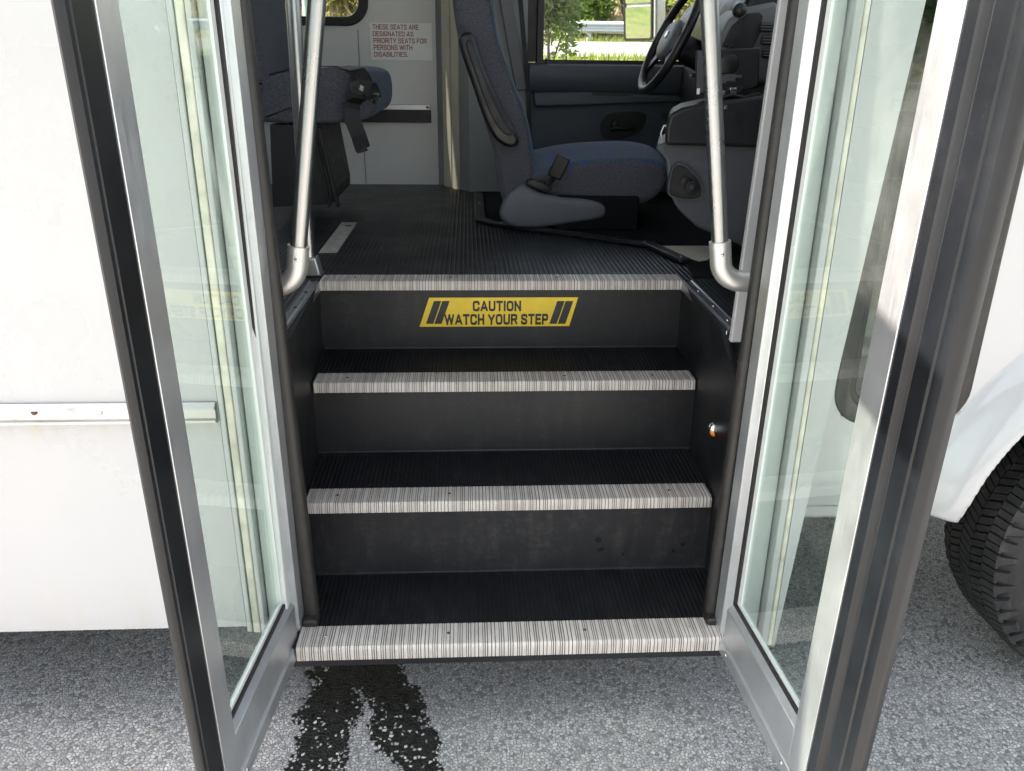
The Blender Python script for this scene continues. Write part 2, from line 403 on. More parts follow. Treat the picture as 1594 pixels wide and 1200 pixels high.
def wall_holes(mb, cuts_a, cuts_b, holes, fn):
    """a slab with rectangular openings; fn(a, b, side)->point; holes: (a0,a1,b0,b1)"""
    A, B = sorted(set(cuts_a)), sorted(set(cuts_b))
    idx = {}
    vs = []
    def V(i, j, s):
        if (i, j, s) not in idx: idx[(i, j, s)] = len(vs); vs.append(fn(A[i], B[j], s))
        return idx[(i, j, s)]
    def solid(i, j):
        if not (0 <= i < len(A)-1 and 0 <= j < len(B)-1): return False
        a, b = (A[i]+A[i+1])/2, (B[j]+B[j+1])/2
        return not any(h[0] < a < h[1] and h[2] < b < h[3] for h in holes)
    fs = []
    for i in range(len(A)-1):
        for j in range(len(B)-1):
            if not solid(i, j): continue
            for s in (0, 1): fs.append((V(i, j, s), V(i+1, j, s), V(i+1, j+1, s), V(i, j+1, s)))
            for di, dj, p, q in ((-1, 0, (i, j), (i, j+1)), (1, 0, (i+1, j), (i+1, j+1)), (0, -1, (i, j), (i+1, j)), (0, 1, (i, j+1), (i+1, j+1))):
                if not solid(i+di, j+dj): fs.append((V(*p, 0), V(*q, 0), V(*q, 1), V(*p, 1)))
    return mb.add(vs, fs)

def rrect(x0, x1, z0, z1, r, n=8):
    o = []
    for cx, cz, a0 in ((x1-r, z1-r, 0), (x0+r, z1-r, 90), (x0+r, z0+r, 180), (x1-r, z0+r, 270)):
        for k in range(n+1):
            a = R(a0+90*k/n); o.append((cx+r*math.cos(a), cz+r*math.sin(a)))
    return o
def ring(mb, outer, inner, fn):
    n = len(outer); vs = []
    for s in (0, 1):
        vs += [fn(u, v, s) for u, v in outer] + [fn(u, v, s) for u, v in inner]
    fs = []
    for i in range(n):
        j = (i+1) % n
        fs += [(i, j, n+j, n+i), (2*n+i, 3*n+i, 3*n+j, 2*n+j), (i, 2*n+i, 2*n+j, j), (n+i, n+j, 3*n+j, 3*n+i)]
    return mb.add(vs, fs)

def catmull(pts, per=5):
    n = len(pts); P = [np.array(p, float) for p in pts]; o = []
    for i in range(n):
        p0, p1, p2, p3 = P[i-1], P[i], P[(i+1) % n], P[(i+2) % n]
        for k in range(per):
            t = k/per
            o.append(.5*((2*p1)+(-p0+p2)*t+(2*p0-5*p1+4*p2-p3)*t*t+(-p0+3*p1-3*p2+p3)*t**3))
    return o
def pillow(mb, outline, fn, w0, w1, r, rings=5, crown=0.0, fan=False):
    """a padded slab: closed outline swept across its width w0..w1 with edges rounded by r"""
    P = np.array(outline); n = len(P)
    T = np.roll(P, -1, 0)-np.roll(P, 1, 0); N = np.stack([T[:, 1], -T[:, 0]], 1); N /= np.linalg.norm(N, axis=1)[:, None]+1e-9
    area = .5*np.sum(P[:, 0]*np.roll(P[:, 1], -1)-np.roll(P[:, 0], -1)*P[:, 1])
    if area < 0: N = -N
    secs = []
    for k in range(rings+1):
        a = math.pi/2*k/rings; secs.append((w0+r*(1-math.sin(a)), r*(1-math.cos(a)) if False else r*(1-math.cos(math.pi/2-a))))
    S = [(w0+r*(1-math.cos(math.pi/2*k/rings)), r*(1-math.sin(math.pi/2*k/rings))) for k in range(rings+1)]
    S += [(w0+(w1-w0)*t, -crown*math.sin(math.pi*t)) for t in (.3, .5, .7)]
    S += [(w1-(a-w0), b) for a, b in S[:rings+1][::-1]]
    vs = []; fs = []
    for (wv, ins) in S:
        Q = P-N*ins
        vs += [fn(q[0], q[1], wv) for q in Q]
    m = len(S)
    for i in range(m-1):
        for k in range(n): fs.append((i*n+k, i*n+(k+1) % n, (i+1)*n+(k+1) % n, (i+1)*n+k))
    if fan:
        for i in (0, m-1):
            vs.append(tuple(np.mean(np.array(vs[i*n:(i+1)*n]), 0))); fs += [(len(vs)-1, i*n+k, i*n+(k+1) % n) for k in range(n)]
    else: fs += [tuple(range(n)), tuple(range((m-1)*n, m*n))]
    return mb.add(vs, fs)
XZ = lambda u, v, wv: (u, wv, v)

# ------------------------------------------------------------------ block lettering, drawn stroke by stroke
def thicken(pts, t, closed=False):
    """2-D polyline -> left and right outlines with mitred corners"""
    P = [np.array(p, float) for p in pts]; n = len(P); Lf, Rt = [], []
    for i in range(n):
        a = P[i]-P[i-1] if (i or closed) else P[1]-P[0]
        b = P[(i+1) % n]-P[i] if (i < n-1 or closed) else a
        a = a/np.linalg.norm(a); b = b/np.linalg.norm(b)
        na, nb = np.array([-a[1], a[0]]), np.array([-b[1], b[0]]); m = na+nb; m /= np.linalg.norm(m)+1e-9
        k = t/2/max(.45, m@na); Lf.append(P[i]+m*k); Rt.append(P[i]-m*k)
    return Lf, Rt
def soft(pts, closed=False, it=2):
    for _ in range(it):
        n = len(pts); o = [] if closed else [pts[0]]
        for i in range(n if closed else n-1):
            p, q = np.array(pts[i], float), np.array(pts[(i+1) % n], float); o += [tuple(p*.75+q*.25), tuple(p*.25+q*.75)]
        pts = o if closed else o+[pts[-1]]
    return pts
_C = [(1, .78), (1, .92), (.80, 1), (.5, 1), (.22, 1), (0, .92), (0, .5), (0, .08), (.22, 0), (.5, 0), (.80, 0), (1, .08), (1, .22)]
GLYPH = {
 'A': (.66, [(0, 0), (.47, 1)], [(.53, 1), (1, 0)], [(.2, .28), (.8, .28)]), 'C': (.6, soft(_C)), 'U': (.6, [(0, 1)]+soft([(0, .5), (0, .14), (.2, 0), (.8, 0), (1, .14), (1, .5)])+[(1, 1)]),
 'T': (.56, [(0, 1), (1, 1)], [(.5, 1), (.5, 0)]), 'I': (.02, [(.5, 0), (.5, 1)]), 'O': (.62, ('c', soft([(.2, 0), (.8, 0), (1, .15), (1, .85), (.8, 1), (.2, 1), (0, .85), (0, .15)], True))),
 'N': (.58, [(0, 0), (0, 1)], [(0, 1), (1, 0)], [(1, 0), (1, 1)]), 'W': (.98, [(0, 1), (.24, 0)], [(.24, 0), (.5, 1)], [(.5, 1), (.76, 0)], [(.76, 0), (1, 1)]), 'H': (.58, [(0, 0), (0, 1)], [(1, 0), (1, 1)], [(0, .5), (1, .5)]),
 'Y': (.62, [(0, 1), (.5, .42)], [(1, 1), (.5, .42)], [(.5, .5), (.5, 0)]), 'R': (.58, [(0, 0), (0, 1), (.6, 1)]+soft([(.6, 1), (1, .98), (1, .5), (.6, .48)])+[(.4, .48), (0, .48)], [(.62, .48), (1, 0)]),
 'S': (.56, soft([(1, .80), (.97, .95), (.74, 1), (.26, 1), (.0, .93), (.0, .62), (.26, .54), (.74, .46), (1, .38), (1, .07), (.74, 0), (.26, 0), (.03, .05), (0, .20)])),
 'E': (.5, [(1, 1), (0, 1), (0, 0), (1, 0)], [(0, .52), (.88, .52)]), 'P': (.54, [(0, 0), (0, 1), (.6, 1)]+soft([(.6, 1), (1, .98), (1, .46), (.6, .44)])+[(.4, .44), (0, .44)]),
 'D': (.6, [(0, 1), (.45, 1)]+soft([(.45, 1), (1, .98), (1, .02), (.45, 0)])+[(0, 0)], [(0, 0), (0, 1)]), 'G': (.62, soft(_C[:11])+[(1, .45), (.55, .45)]), 'F': (.5, [(0, 0), (0, 1), (1, 1)], [(0, .5), (.85, .5)]),
 'B': (.56, [(0, 1), (.55, 1)]+soft([(.55, 1), (.95, .98), (.95, .54), (.55, .52)])+[(0, .52)], [(.5, .52)]+soft([(.55, .52), (1, .5), (1, .02), (.55, 0)])+[(0, 0)], [(0, 0), (0, 1)]),
 'L': (.46, [(0, 1), (0, 0), (1, 0)]), 'M': (.74, [(0, 0), (0, 1)], [(0, 1), (.5, .15), (1, 1)], [(1, 1), (1, 0)]), '.': (.02, [(.5, -.08), (.5, .10)])}
def letters(name, text, mat, parent, xa, xb, zb, zt, y, t=.2, gap=.12, space=.34):
    """capitals fitted to the box xa..xb, zb..zt on the plane y (facing -y)"""
    mb = MB(); x = 0; items = []
    for ch in text:
        if ch == ' ': x += space; continue
        wd, *st = GLYPH[ch]; items.append((x, wd, st)); x += wd+t+gap
    W = x-gap; sx, sz = (xb-xa)/W, zt-zb; h = t*sz/sx/1.0
    k = 0
    for x0, wd, st in items:
        for p in st:
            closed = p[0] == 'c'
            if closed: p = p[1]
            q = [(x0+t/2+u*wd, (t/2+v*(1-t))) for u, v in p]
            Q = []
            for a in q:
                if not Q or np.hypot(a[0]-Q[-1][0], a[1]-Q[-1][1]) > 1e-4: Q.append(a)
            if not closed:                          # square ends reach the box
                pass
            Lf, Rt = thicken(Q, t, closed); n = len(Q); yy = y-.00004*(k % 5); k += 1
            if not closed:
                d0 = np.array(Q[0])-np.array(Q[1]); d0 /= np.linalg.norm(d0); d1 = np.array(Q[-1])-np.array(Q[-2]); d1 /= np.linalg.norm(d1)
                for A in (Lf, Rt): A[0] = A[0]+d0*t*.5; A[-1] = A[-1]+d1*t*.5
            vs = [(xa+a[0]*sx, yy, zb+min(1.0, max(-.0, a[1]))*sz) for a in Lf+Rt]
            mb.add(vs, [(i, (i+1) % n, n+(i+1) % n, n+i) for i in range(n if closed else n-1)])
    return mb.build(name, mat, parent)

# ------------------------------------------------------------------ setting: terrain, lot, road
def hz(x, y):
    k = [(-1e4, GZ-.02), (3.4, GZ-.02), (5.0, .35), (8, 1.06), (11.2, 1.17), (12.5, 1.18), (24, 1.66), (26, 1.85), (45, 6.5), (80, 17), (200, 30), (1e4, 32)]
    for (a, za), (b, zb) in zip(k, k[1:]):
        if y <= b: return za+(zb-za)*(y-a)/(b-a)
mb = MB(); ys = [-500, -120, -60, -30, -10, 0, 3.4, 4.2, 5, 6, 7, 8, 9.5, 11.2, 12.5, 16, 20, 24, 25, 26, 28, 30, 33, 36, 40, 45, 52, 60, 70, 80, 110, 150, 200, 500]
xs_ = [-500, -200, -100, -60] + list(range(-40, 41, 2)) + [60, 100, 200, 500]
vs = []
for y in ys:
    for x in xs_:
        b = 0 if y < 4.2 or 11 < y < 25 else .12*math.sin(x*1.7+y)*math.sin(y*.9)+(.6*math.sin(x*.31+2)*max(0, min(1, (y-26)/15)))
        vs.append((x, y, hz(x, y)+b))
n_ = len(xs_)
mb.add(vs, [(j*n_+i, j*n_+i+1, (j+1)*n_+i+1, (j+1)*n_+i) for j in range(len(ys)-1) for i in range(n_-1)])
tag(mb.build('ground', M['terrain'], smooth=60), kind='structure')
mb = MB().add([(-70, -70, GZ), (70, -70, GZ), (70, 3.2, GZ), (-70, 3.2, GZ)], [(0, 1, 2, 3)])
tag(mb.build('parking_lot', M['asphalt']), kind='structure')
mb = MB().add([(-300, 12.3, 1.20), (300, 12.3, 1.20), (300, 22.6, 1.635), (-300, 22.6, 1.635)], [(0, 1, 2, 3)])
tag(mb.build('road', M['road']), kind='structure')
mb = MB()
for y in (12.9, 22.0):
    z = 1.20+(y-12.3)*(.435/10.3)+.005
    mb.add([(-300, y-.07, z-.003), (300, y-.07, z-.003), (300, y+.07, z+.003), (-300, y+.07, z+.003)], [(0, 1, 2, 3)])
tag(mb.build('road_line', M['line']), kind='structure')

# ------------------------------------------------------------------ the bus
H, T, OV = .1926, .2586, .0055        # riser, going, nosing overhang
FZ = 3*H                              # bus floor
FAR = 2.65
ROOF = 2.42
bus = empty('shuttle_bus')
tag(bus, 'white shuttle bus with its glazed double entry door standing open', 'bus')

# ---- outer skin, door side, behind the door
mb = MB()
wins = [(-5.6, -4.2), (-4.0, -2.6), (-2.4, -1.0)]
WZ0, WZ1 = 1.42, 2.08
cutx = [-6.0, -.549]+[v for a in wins for v in a]
wall_holes(mb, cutx, [.06, .10, WZ0, WZ1, ROOF], [(a, b, WZ0, WZ1) for a, b in wins], lambda a, b, s: (a, .0 if s == 0 else .045, b))
mb.build('side_panel', M['paint'], bus)
for a, b in wins:
    f = part('side_window', bus)
    ring(MB(), rrect(a-.02, b+.02, WZ0-.02, WZ1+.02, .09), rrect(a+.02, b-.02, WZ0+.02, WZ1-.02, .06), lambda u, v, s: (u, -.008 if s == 0 else .05, v)).build('window_frame', M['black_plastic'], f)
    MB().box(a+.01, b-.01, .02, .026, WZ0+.01, WZ1-.01).build('window_pane', M['window_glass'], f)
# rub rail
rr = part('rub_rail', bus)
P = [(0, .556), (-.006, .5565), (-.016, .551), (-.018, .547), (-.0125, .545), (-.0125, .528), (-.018, .5255), (-.018, .521), (-.007, .517), (0, .517)]
MB().prism(P, lambda u, v, s: (-5.9 if s == 0 else -.551, u-.0005, v)).build('rail_channel', M['rubrail'], rr)
for i, (px, m) in enumerate(((53, 'rust'), (155, 'screw'))):
    p = at(px, 642, y=-.014)
    MB().lathe([(.0, -.004), (.003, -.0038), (.0052, -.002), (.0058, .0015)], (p[0], -.013, p[2]), (0, 1, 0), 14).build('screw', M[m], rr, smooth=True)
for x in np.arange(-5.6, -1.1, .19): MB().lathe([(0, -.004), (.005, -.002), (.0058, .0015)], (x, -.013, .5365), (0, 1, 0), 10).build('screw', M['screw'], rr, smooth=True)
# jamb mouldings beside the opening, both sides
def jamb(x0, x1, y0, y1, z0, name, mat, bev=.002):
    return MB().box(min(x0, x1), max(x0, x1), y0, y1, z0, 2.16).build(name, mat, bus, bevel=bev)
jamb(-.547, -.5375, -.006, .05, .05, 'jamb_moulding', M['paint_plain'])
jamb(-.536, -.521, -.003, .05, .045, 'caulk_strip', M['caulk'], .003)
jamb(-.5195, -.510, -.005, .05, .045, 'jamb_moulding', M['paint_plain'])
jamb(-.508, -.468, .02, .12, -.02, 'door_jamb', M['jamb'])
jamb(.462, .519, .02, .12, -.02, 'door_jamb', M['jamb'])
jamb(.521, .5355, -.005, .05, -.02, 'jamb_moulding', M['paint_plain'])
jamb(.537, .5475, -.003, .05, -.02, 'caulk_strip', M['caulk'], .003)
# front end of the body: panel with a raked, round-cornered edge
xe = lambda z: .552+(z+.035)*.0665
P = [(.549, -.035), (xe(-.035)-.016, -.035)]
for k in range(1, 7):
    a = R(-90+90*k/6); P.append((xe(-.02)-.014+.016*math.cos(a), -.019+.016*math.sin(a)))
P += [(xe(.4), .4), (xe(1.233), 1.233), (xe(ROOF), ROOF), (.549, ROOF)]
MB().prism(P, lambda u, v, s: (u, 0 if s == 0 else .115, v)).build('front_corner_panel', M['paint'], bus, bevel=.004)
# header over the door, roof, far wall, rear wall, underside
MB().box(-.549, .549, .0, .10, 2.16, ROOF).build('door_header', M['paint'], bus)
MB().box(-6.05, 1.12, -.03, 2.72, ROOF, ROOF+.09).build('roof', M['paint_plain'], bus, bevel=.03)
MB().box(-6.045, -6.0, 0, 2.70, .06, ROOF).build('rear_panel', M['paint_plain'], bus)
mb = MB(); fw = [(-5.6, -4.2), (-4.0, -2.35), (-2.15, -.545)]
FW0, FW1 = 1.29, 2.08
wall_holes(mb, [-6, -.232]+[v for a in fw for v in (a[0]+.02, a[1]-.02)], [FZ-.05, FW0+.02, FW1-.02, ROOF], [(a+.02, b-.02, FW0+.02, FW1-.02) for a, b in fw], lambda a, b, s: (a, FAR if s == 0 else FAR+.04, b))
mb.build('inner_wall', M['inner_wall'], bus)
for a, b in fw:
    f = part('side_window', bus)
    ring(MB(), rrect(a-.018, b+.018, FW0-.018, FW1+.018, .10), rrect(a+.025, b-.025, FW0+.02, FW1-.02, .065), lambda u, v, s: (u, FAR-.014 if s == 0 else FAR+.05, v)).build('window_frame', M['black_plastic'], f, bevel=.004)
    MB().box(a+.015, b-.015, FAR+.02, FAR+.026, FW0+.01, FW1-.01).build('window_pane', M['tinted_glass'], f)
MB().box(-6, .12, FAR+.042, FAR+.08, -.0, 1.26).build('outer_panel', M['paint_plain'], bus)
# seams on the wall board
MB().box(-.5815, -.578, FAR-.003, FAR-.0005, FZ+.005, 1.26).build('wall_seam', M['grey_trim'], bus)
# floor with the stepwell cut out
WX = .4938
mb = MB(); wall_holes(mb, [-6, -WX-.004, WX+.004, .62], [.06, 3*T+.03, 1.7, FAR], [(-WX-.01, WX+.01, .0, 3*T+.02)], lambda a, b, s: (a, b, FZ if s == 0 else FZ-.05))
mb.build('floor', M['floor'], bus)
# white transfer strip stuck to the floor
MB().box(-.5525, -.4975, 1.133, 1.639, FZ+.0005, FZ+.003).build('floor_strip', simple('worn_white_strip', (.40, .385, .36), .6, var=.3, scale=40), bus)

# ---- steps
def nosing(mb, w, y, z, back=.068, drop=.0235):
    prof = [(back, .0035, 0, 1), (.045, .0035, 0, 1), (.008, .0035, 0, 1), (.0025, .0022, -.4, .9), (-.0005, -.001, -.8, .6), (-.0015, -.005, -1, 0), (-.002, -.014, -1, 0), (-.002, -drop, -1, 0)]
    xsn = []; x = -w
    rr = np.random.default_rng(int(1000*(z+3)))
    while x < w-.001:
        # one extrusion period: a broad crown, then narrower ribs, cut grooves between (1 = groove floor, packed with dirt)
        for wd_, gap in ((.0080, .0014), (.0030, .0011), (.0034, .0016)) if rr.random() < .8 else ((.0070, .0013), (.0062, .0015)):
            g = gap*rr.uniform(.75, 1.25)
            for dx, h, m in ((0, 0, 1), (g, 0, 1), (g+.0003, .0017, 0), (g+wd_-.0003, .0017, 0)):
                if x+dx < w: xsn.append((x+dx, h, m))
            x += g+wd_
    xsn.append((w, .0017, 0))
    n = len(prof); vs = []
    for x, h, m in xsn:
        for dy, dz, ny, nz in prof:
            hh = h-.0015
            vs.append((x, y+dy+ny*hh, z+dz+nz*hh))
    base = len(mb.v); mb.v += [tuple(map(float, v)) for v in vs]
    for i in range(len(xsn)-1):
        for k in range(n-1):
            mb.f.append((base+i*n+k, base+i*n+k+1, base+(i+1)*n+k+1, base+(i+1)*n+k)); mb.mi.append(1 if xsn[i][1] == 0 else 0)
    return mb
wear = [tuple(at(a, b, y=T+OV+.001))+(r,) for a, b, r in ((931, 840, .011), (934, 855, .008), (970, 862, .005), (1048, 857, .006), (1063, 848, .0065))]
M['riser'] = M_rubber('scuffed_black_riser', (.0165, .0165, .0185), .5, dusty=.3, spec=.22, wear=wear)
wv = [.4625+.0104*k for k in range(4)]
for k in range(4):
    st = part('step', bus); y, z = k*T, k*H
    if k == 0: nosing(MB(), .456, y, z, drop=.029).build('nosing', [M['nosing'], M['groove']], st, smooth=30)
    else: nosing(MB(), wv[k]-.004+(.003 if k == 3 else 0), y, z, drop=.0225).build('nosing', [M['nosing'], M['groove']], st, smooth=30)
    for i, fx in enumerate((-.85, -.3, .32, .8)):
        xx = fx*.47; MB().lathe([(0, .0018), (.0022, .0016), (.0038, .0004), (.004, -.001)], (xx, y+.036, z+.0035), (0, 0, 1), 12).build('screw', M['rust'] if (k+i) % 3 else M['screw'], st, smooth=True)
    if k < 3:
        MB().box(-wv[k+1]+.001, wv[k+1]-.001, y+.004, y+T+OV, z-.02, z+.001).build('tread', M['tread'], st)
        # riser with a coved foot
        ww = wv[k+1]
        Pp = [(T+OV+.012, H-.0235+.02), (T+OV, H-.0235+.02), (T+OV, .006), (T+OV-.0006, .0035), (T+OV-.002, .0018), (T+OV-.004, .0013), (T+OV-.004, -.004), (T+OV+.012, -.004)]
        MB().prism(Pp, lambda u, v, s: (-ww if s == 0 else ww, y+u, z+v)).build('riser', M['riser'] if k == 0 else M['wellwall'], st, smooth=30)
# black scuffed sheets that line the two sides of the stepwell
for sx in (-1, 1):
    Pw = [(.10, -.02), (3*T+.02, -.02), (3*T+.02, FZ-.001), (.36, FZ-.001), (.30, FZ-.03), (.10, FZ-.10)] if sx > 0 else [(.10, -.02), (3*T+.02, -.02), (3*T+.02, FZ-.001), (.30, FZ-.001), (.10, FZ-.05)]
    fl = lambda y: .4630+.0104*min(3, max(0, y/T))
    MB().prism(Pw, lambda u, v, s: (sx*(fl(u)+.0006+.018*s), u, v)).build('stepwell_wall', M['wellwall'], bus)
    tr = part('edge_trim', bus)
    # metal angle with two lips along the top of the wall
    MB().prism([(-.003, -.022), (.0, -.022), (.0015, .0025), (.004, .0055), (.008, .0035), (.022, .0032), (.026, .0055), (.028, .002), (.0, -.002)],
               lambda u, v, s: (sx*(WX-.002+u), .345 if s == 0 else 3*T-.003, FZ+v)).build('trim_angle', M['trim_metal'], tr, bevel=.0006)
    for yy in (.40, .52, .66): MB().lathe([(0, .003), (.003, .0026), (.0045, 0)], (sx*(WX+.013), yy, FZ+.0036), (0, 0, 1), 12).build('screw', M['rust'] if sx < 0 else M['screw'], tr, smooth=True)
    MB().tube([(sx*(WX-.005), .345, FZ-.004), (sx*(WX-.006), .338, FZ-.016), (sx*(WX-.004), .338, FZ-.03), (sx*(WX+.004), .342, FZ-.034)], .0016, 8).build('wire_clip', M['screw'], tr, smooth=True)
MB().box(-.48, .48, .0, .06, -.045, -.021).build('sill_beam', M['black_plastic'], bus)
# courtesy lamp on the well side
lp = part('step_lamp', bus); p = at(1107, 667, x=.466)
p = np.array([fl(p[1])-.0005, p[1], p[2]])
MB().lathe([(.0145, .0), (.0148, -.004), (.0135, -.009), (.010, -.0135), (.005, -.016), (0, -.0165)], p, (1, 0, 0), 24).build('chrome_cap', M['chrome'], lp, smooth=60)
MB().lathe([(.0022, 0), (.019, -.0003), (.021, .0005)], p, (1, 0, 0), 24).build('lamp_flange', M['black_plastic'], lp, smooth=True)
MB().lathe([(.0115, -.0008), (.0105, -.004), (.007, -.0065), (0, -.0075)], p+np.array([-.006, -.005, -.006]), (1, .2, .5), 18).build('lamp_lens', M['amber'], lp, smooth=True)

# caution sticker on the top riser
ck = part('caution_sticker', bus); yk = 3*T+OV-.0012
q = [at(a, b, y=yk) for a, b in ((653, 508), (886, 508), (900, 463), (668, 463))]
zc0, zc1 = (q[0][2]+q[1][2])/2, (q[2][2]+q[3][2])/2
MB().add([(q[0][0], yk, zc0), (q[1][0], yk, zc0), (q[2][0], yk, zc1), (q[3][0], yk, zc1)], [(0, 1, 2, 3)]).build('sticker_sheet', M['yellow'], ck)
yk2 = yk-.0006
for (a0, a1) in ((663, 674.5), (676, 687.5), (855, 866.5), (868, 880)):
    b = [at(x, y, y=yk2) for x, y in ((a0, 504), (a1, 504), (a1+12.5, 468.5), (a0+12.5, 468.5))]
    MB().add([tuple(v) for v in b], [(0, 1, 2, 3)]).build('stripe', M['ink'], ck)
hh = zc1-zc0
for s, xa, xb, ya, yb in (('CAUTION', 736, 811, 484.5, 468), ('WATCH YOUR STEP', 692, 853, 505.5, 488.5)):
    a, b = at(xa, ya, y=yk2), at(xb, ya, y=yk2); t_ = at((xa+xb)/2, yb, y=yk2)
    letters('lettering', s, M['ink'], ck, a[0], b[0], (a[2]+b[2])/2, t_[2], yk2, .23, .10, .36)

# ---- entry doors: two glazed leaves swung out
def leaf(hx, hy, ox, oy, side, q, lean):
    """q: positions along the leaf: stile0, bevel0, gasket0, channel0, glass0, stile1, rubber0, rubber1"""
    d = math.atan2(oy-hy, ox-hx)
    e = empty('entry_door', bus, (hx, hy, 0)); e.rotation_euler = (0, R(lean), d)        # the open leaves hang a little out of plumb
    n = lambda v: v*side            # v>0: into the room side
    Z0, ZT = -.03, 2.06
    def bx(s0, s1, n0, n1, z0, z1, mb=None): return (mb or MB()).box(s0, s1, min(n(n0), n(n1)), max(n(n0), n(n1)), z0, z1)
    s0, b0, g0, c0, gl, st, r0, r1 = q
    def stick(name, prof, z0, z1, mat, bev=.0012):
        return MB().prism(prof, lambda u, v, s: (u, n(v), z0 if s == 0 else z1)).build(name, mat, e, bevel=bev)
    stick('stile', [(s0, -.034), (s0, -.004), (s0+.004, 0), (b0, 0), (b0+.0015, -.0015), (g0, -.0115), (g0, -.034)], .0, ZT, M['alu'])
    stick('stile', [(st, -.034), (st, -.006), (st+.003, 0), (r0-.001, 0), (r0-.001, -.034)], .0, ZT, M['alu'])
    # bottom rail: face, sloping bead and drip lip
    def rail(name, prof, mat, a=None, b=None, bev=.001):
        return MB().prism(prof, lambda u, v, s: ((g0 if a is None else a) if s == 0 else (st if b is None else b), n(u), v)).build(name, mat, e, bevel=bev)
    rail('rail', [(-.034, .0), (-.002, .0), (-.002, .078), (-.014, .089), (-.034, .089)], M['alu'])
    rail('drip_lip', [(-.030, -.030), (.004, -.030), (.006, -.024), (.003, -.003), (-.001, -.001), (-.030, -.001)], M['alu'], s0+.004, r0-.002)
    rail('rail', [(-.034, 1.96), (-.009, 1.96), (-.002, 1.97), (-.002, ZT), (-.034, ZT)], M['alu'])
    # gasket and the channel the pane sits in
    mbg = MB(); ring(mbg, [(g0, .0892), (st, .0892), (st, 1.9598), (g0, 1.9598)], [(c0, .097), (st-.004, .097), (st-.004, 1.953), (c0, 1.953)], lambda u, v, s: (u, n(-.0125 if s == 0 else -.024), v))
    mbg.build('gasket', M['gasket'], e)
    mbg = MB(); ring(mbg, [(c0, .097), (st-.004, .097), (st-.004, 1.953), (c0, 1.953)], [(gl, .105), (st-.006, .105), (st-.006, 1.945), (gl, 1.945)], lambda u, v, s: (u, n(-.0175 if s == 0 else -.023), v))
    mbg.build('glazing_bead', M['jamb'], e)
    bx(gl-.004, st-.003, -.0225, -.0195, .10, 1.95).build('window_pane', M['door_glass'], e)
    # rubber leading edge
    L = r1-r0
    if L < .085:
        pr = [(r0, -.030), (r0, -.003), (r0+.003, -.001), (r0+.78*L, -.001), (r0+.82*L, -.004), (r0+.86*L, -.001), (r0+.96*L, -.002), (r1, -.007), (r1, -.013), (r0+.92*L, -.018), (r0+.4*L, -.022)]
    else:
        pr = [(r0, -.034), (r0, -.003), (r0+.003, -.001), (r0+.22*L, -.001), (r0+.25*L, -.004), (r0+.27*L, -.002), (r0+.30*L, -.006), (r0+.33*L, -.0105), (r0+.37*L, -.0105), (r0+.40*L, -.004), (r0+.43*L, -.006), (r0+.46*L, -.001), (r0+.78*L, .0005), (r0+.80*L, -.0025), (r0+.84*L, -.002), (r0+.95*L, -.006), (r1, -.016), (r1, -.022), (r0+.95*L, -.033), (r0+.8*L, -.036)]
    MB().prism(pr, lambda u, v, s: (u, n(v), -.026 if s == 0 else ZT)).build('rubber_edge', M['leaf_rubber'], e, smooth=28)
    for s_, z_ in ((s0+.09, -.010), (r0-.07, -.010), (s0+.03, .5), (s0+.03, 1.1)):
        if z_ < 0: MB().lathe([(0, .0035), (.003, .003), (.005, .001), (.0055, -.001)], (s_, n(.003), z_-.004), (0, side, .12), 14).build('screw', M['screw'], e, smooth=True)
    return e
eL = leaf(-.461, .008, -.505, -.453, +1, (-.098, -.052, -.036, -.026, -.010, .312, .369, .430), 1.3)
eR = leaf(.438, .009, .466, -.385, -1, (-.046, -.006, .010, .020, .034, .332, .391, .497), 1.6)
eL['label'] = 'glazed door leaf with a slim black rubber edge beside the white panel'
eR['label'] = 'glazed door leaf with a wide grooved black rubber edge beside the cab'
# round black weather seals inside the opening
for sx, xx, yy in ((-1, -.4375, .098), (1, .4325, .072)):
    MB().tube([(xx, yy, .02), (xx+sx*.010, yy, .5), (xx+sx*.042, yy, 2.12)], .0165, 18).build('door_seal', M['seal'], bus, smooth=60)
    MB().prism(rrect(-.016, .016, -.022, .020, .008), lambda u, v, s: (xx+u*(1.15-.25*s), yy+v-.012, .004 if s == 0 else .02)).build('seal_foot', M['seal'], bus, bevel=.004)
    MB().prism([(sx*.016, -.01), (sx*.018, -.01), (sx*.018, .03), (sx*.016, .03)], lambda u, v, q: (xx+u+sx*.042*q, yy+v, .03 if q == 0 else 2.12)).build('seal_flange', M['seal'], bus)
# white inner door post
pa, pb = at(1214, 0, y=.22), at(1139, 520, y=.22)
lx = lambda z: pb[0]+(pa[0]-pb[0])*(z-pb[2])/(pa[2]-pb[2])
MB().prism([(lx(FZ+.01), FZ+.01), (lx(2.16), 2.16), (lx(2.16)+.05, 2.16), (lx(FZ+.01)+.05, FZ+.01)], lambda u, v, s: (u, .22+.016*s, v)).build('inner_post', M['paint_plain'], bus, bevel=.003)
MB().box(-.56, -.49, .20, .30, FZ-.02, 2.16).build('inner_post', M['black_plastic'], bus, bevel=.004)

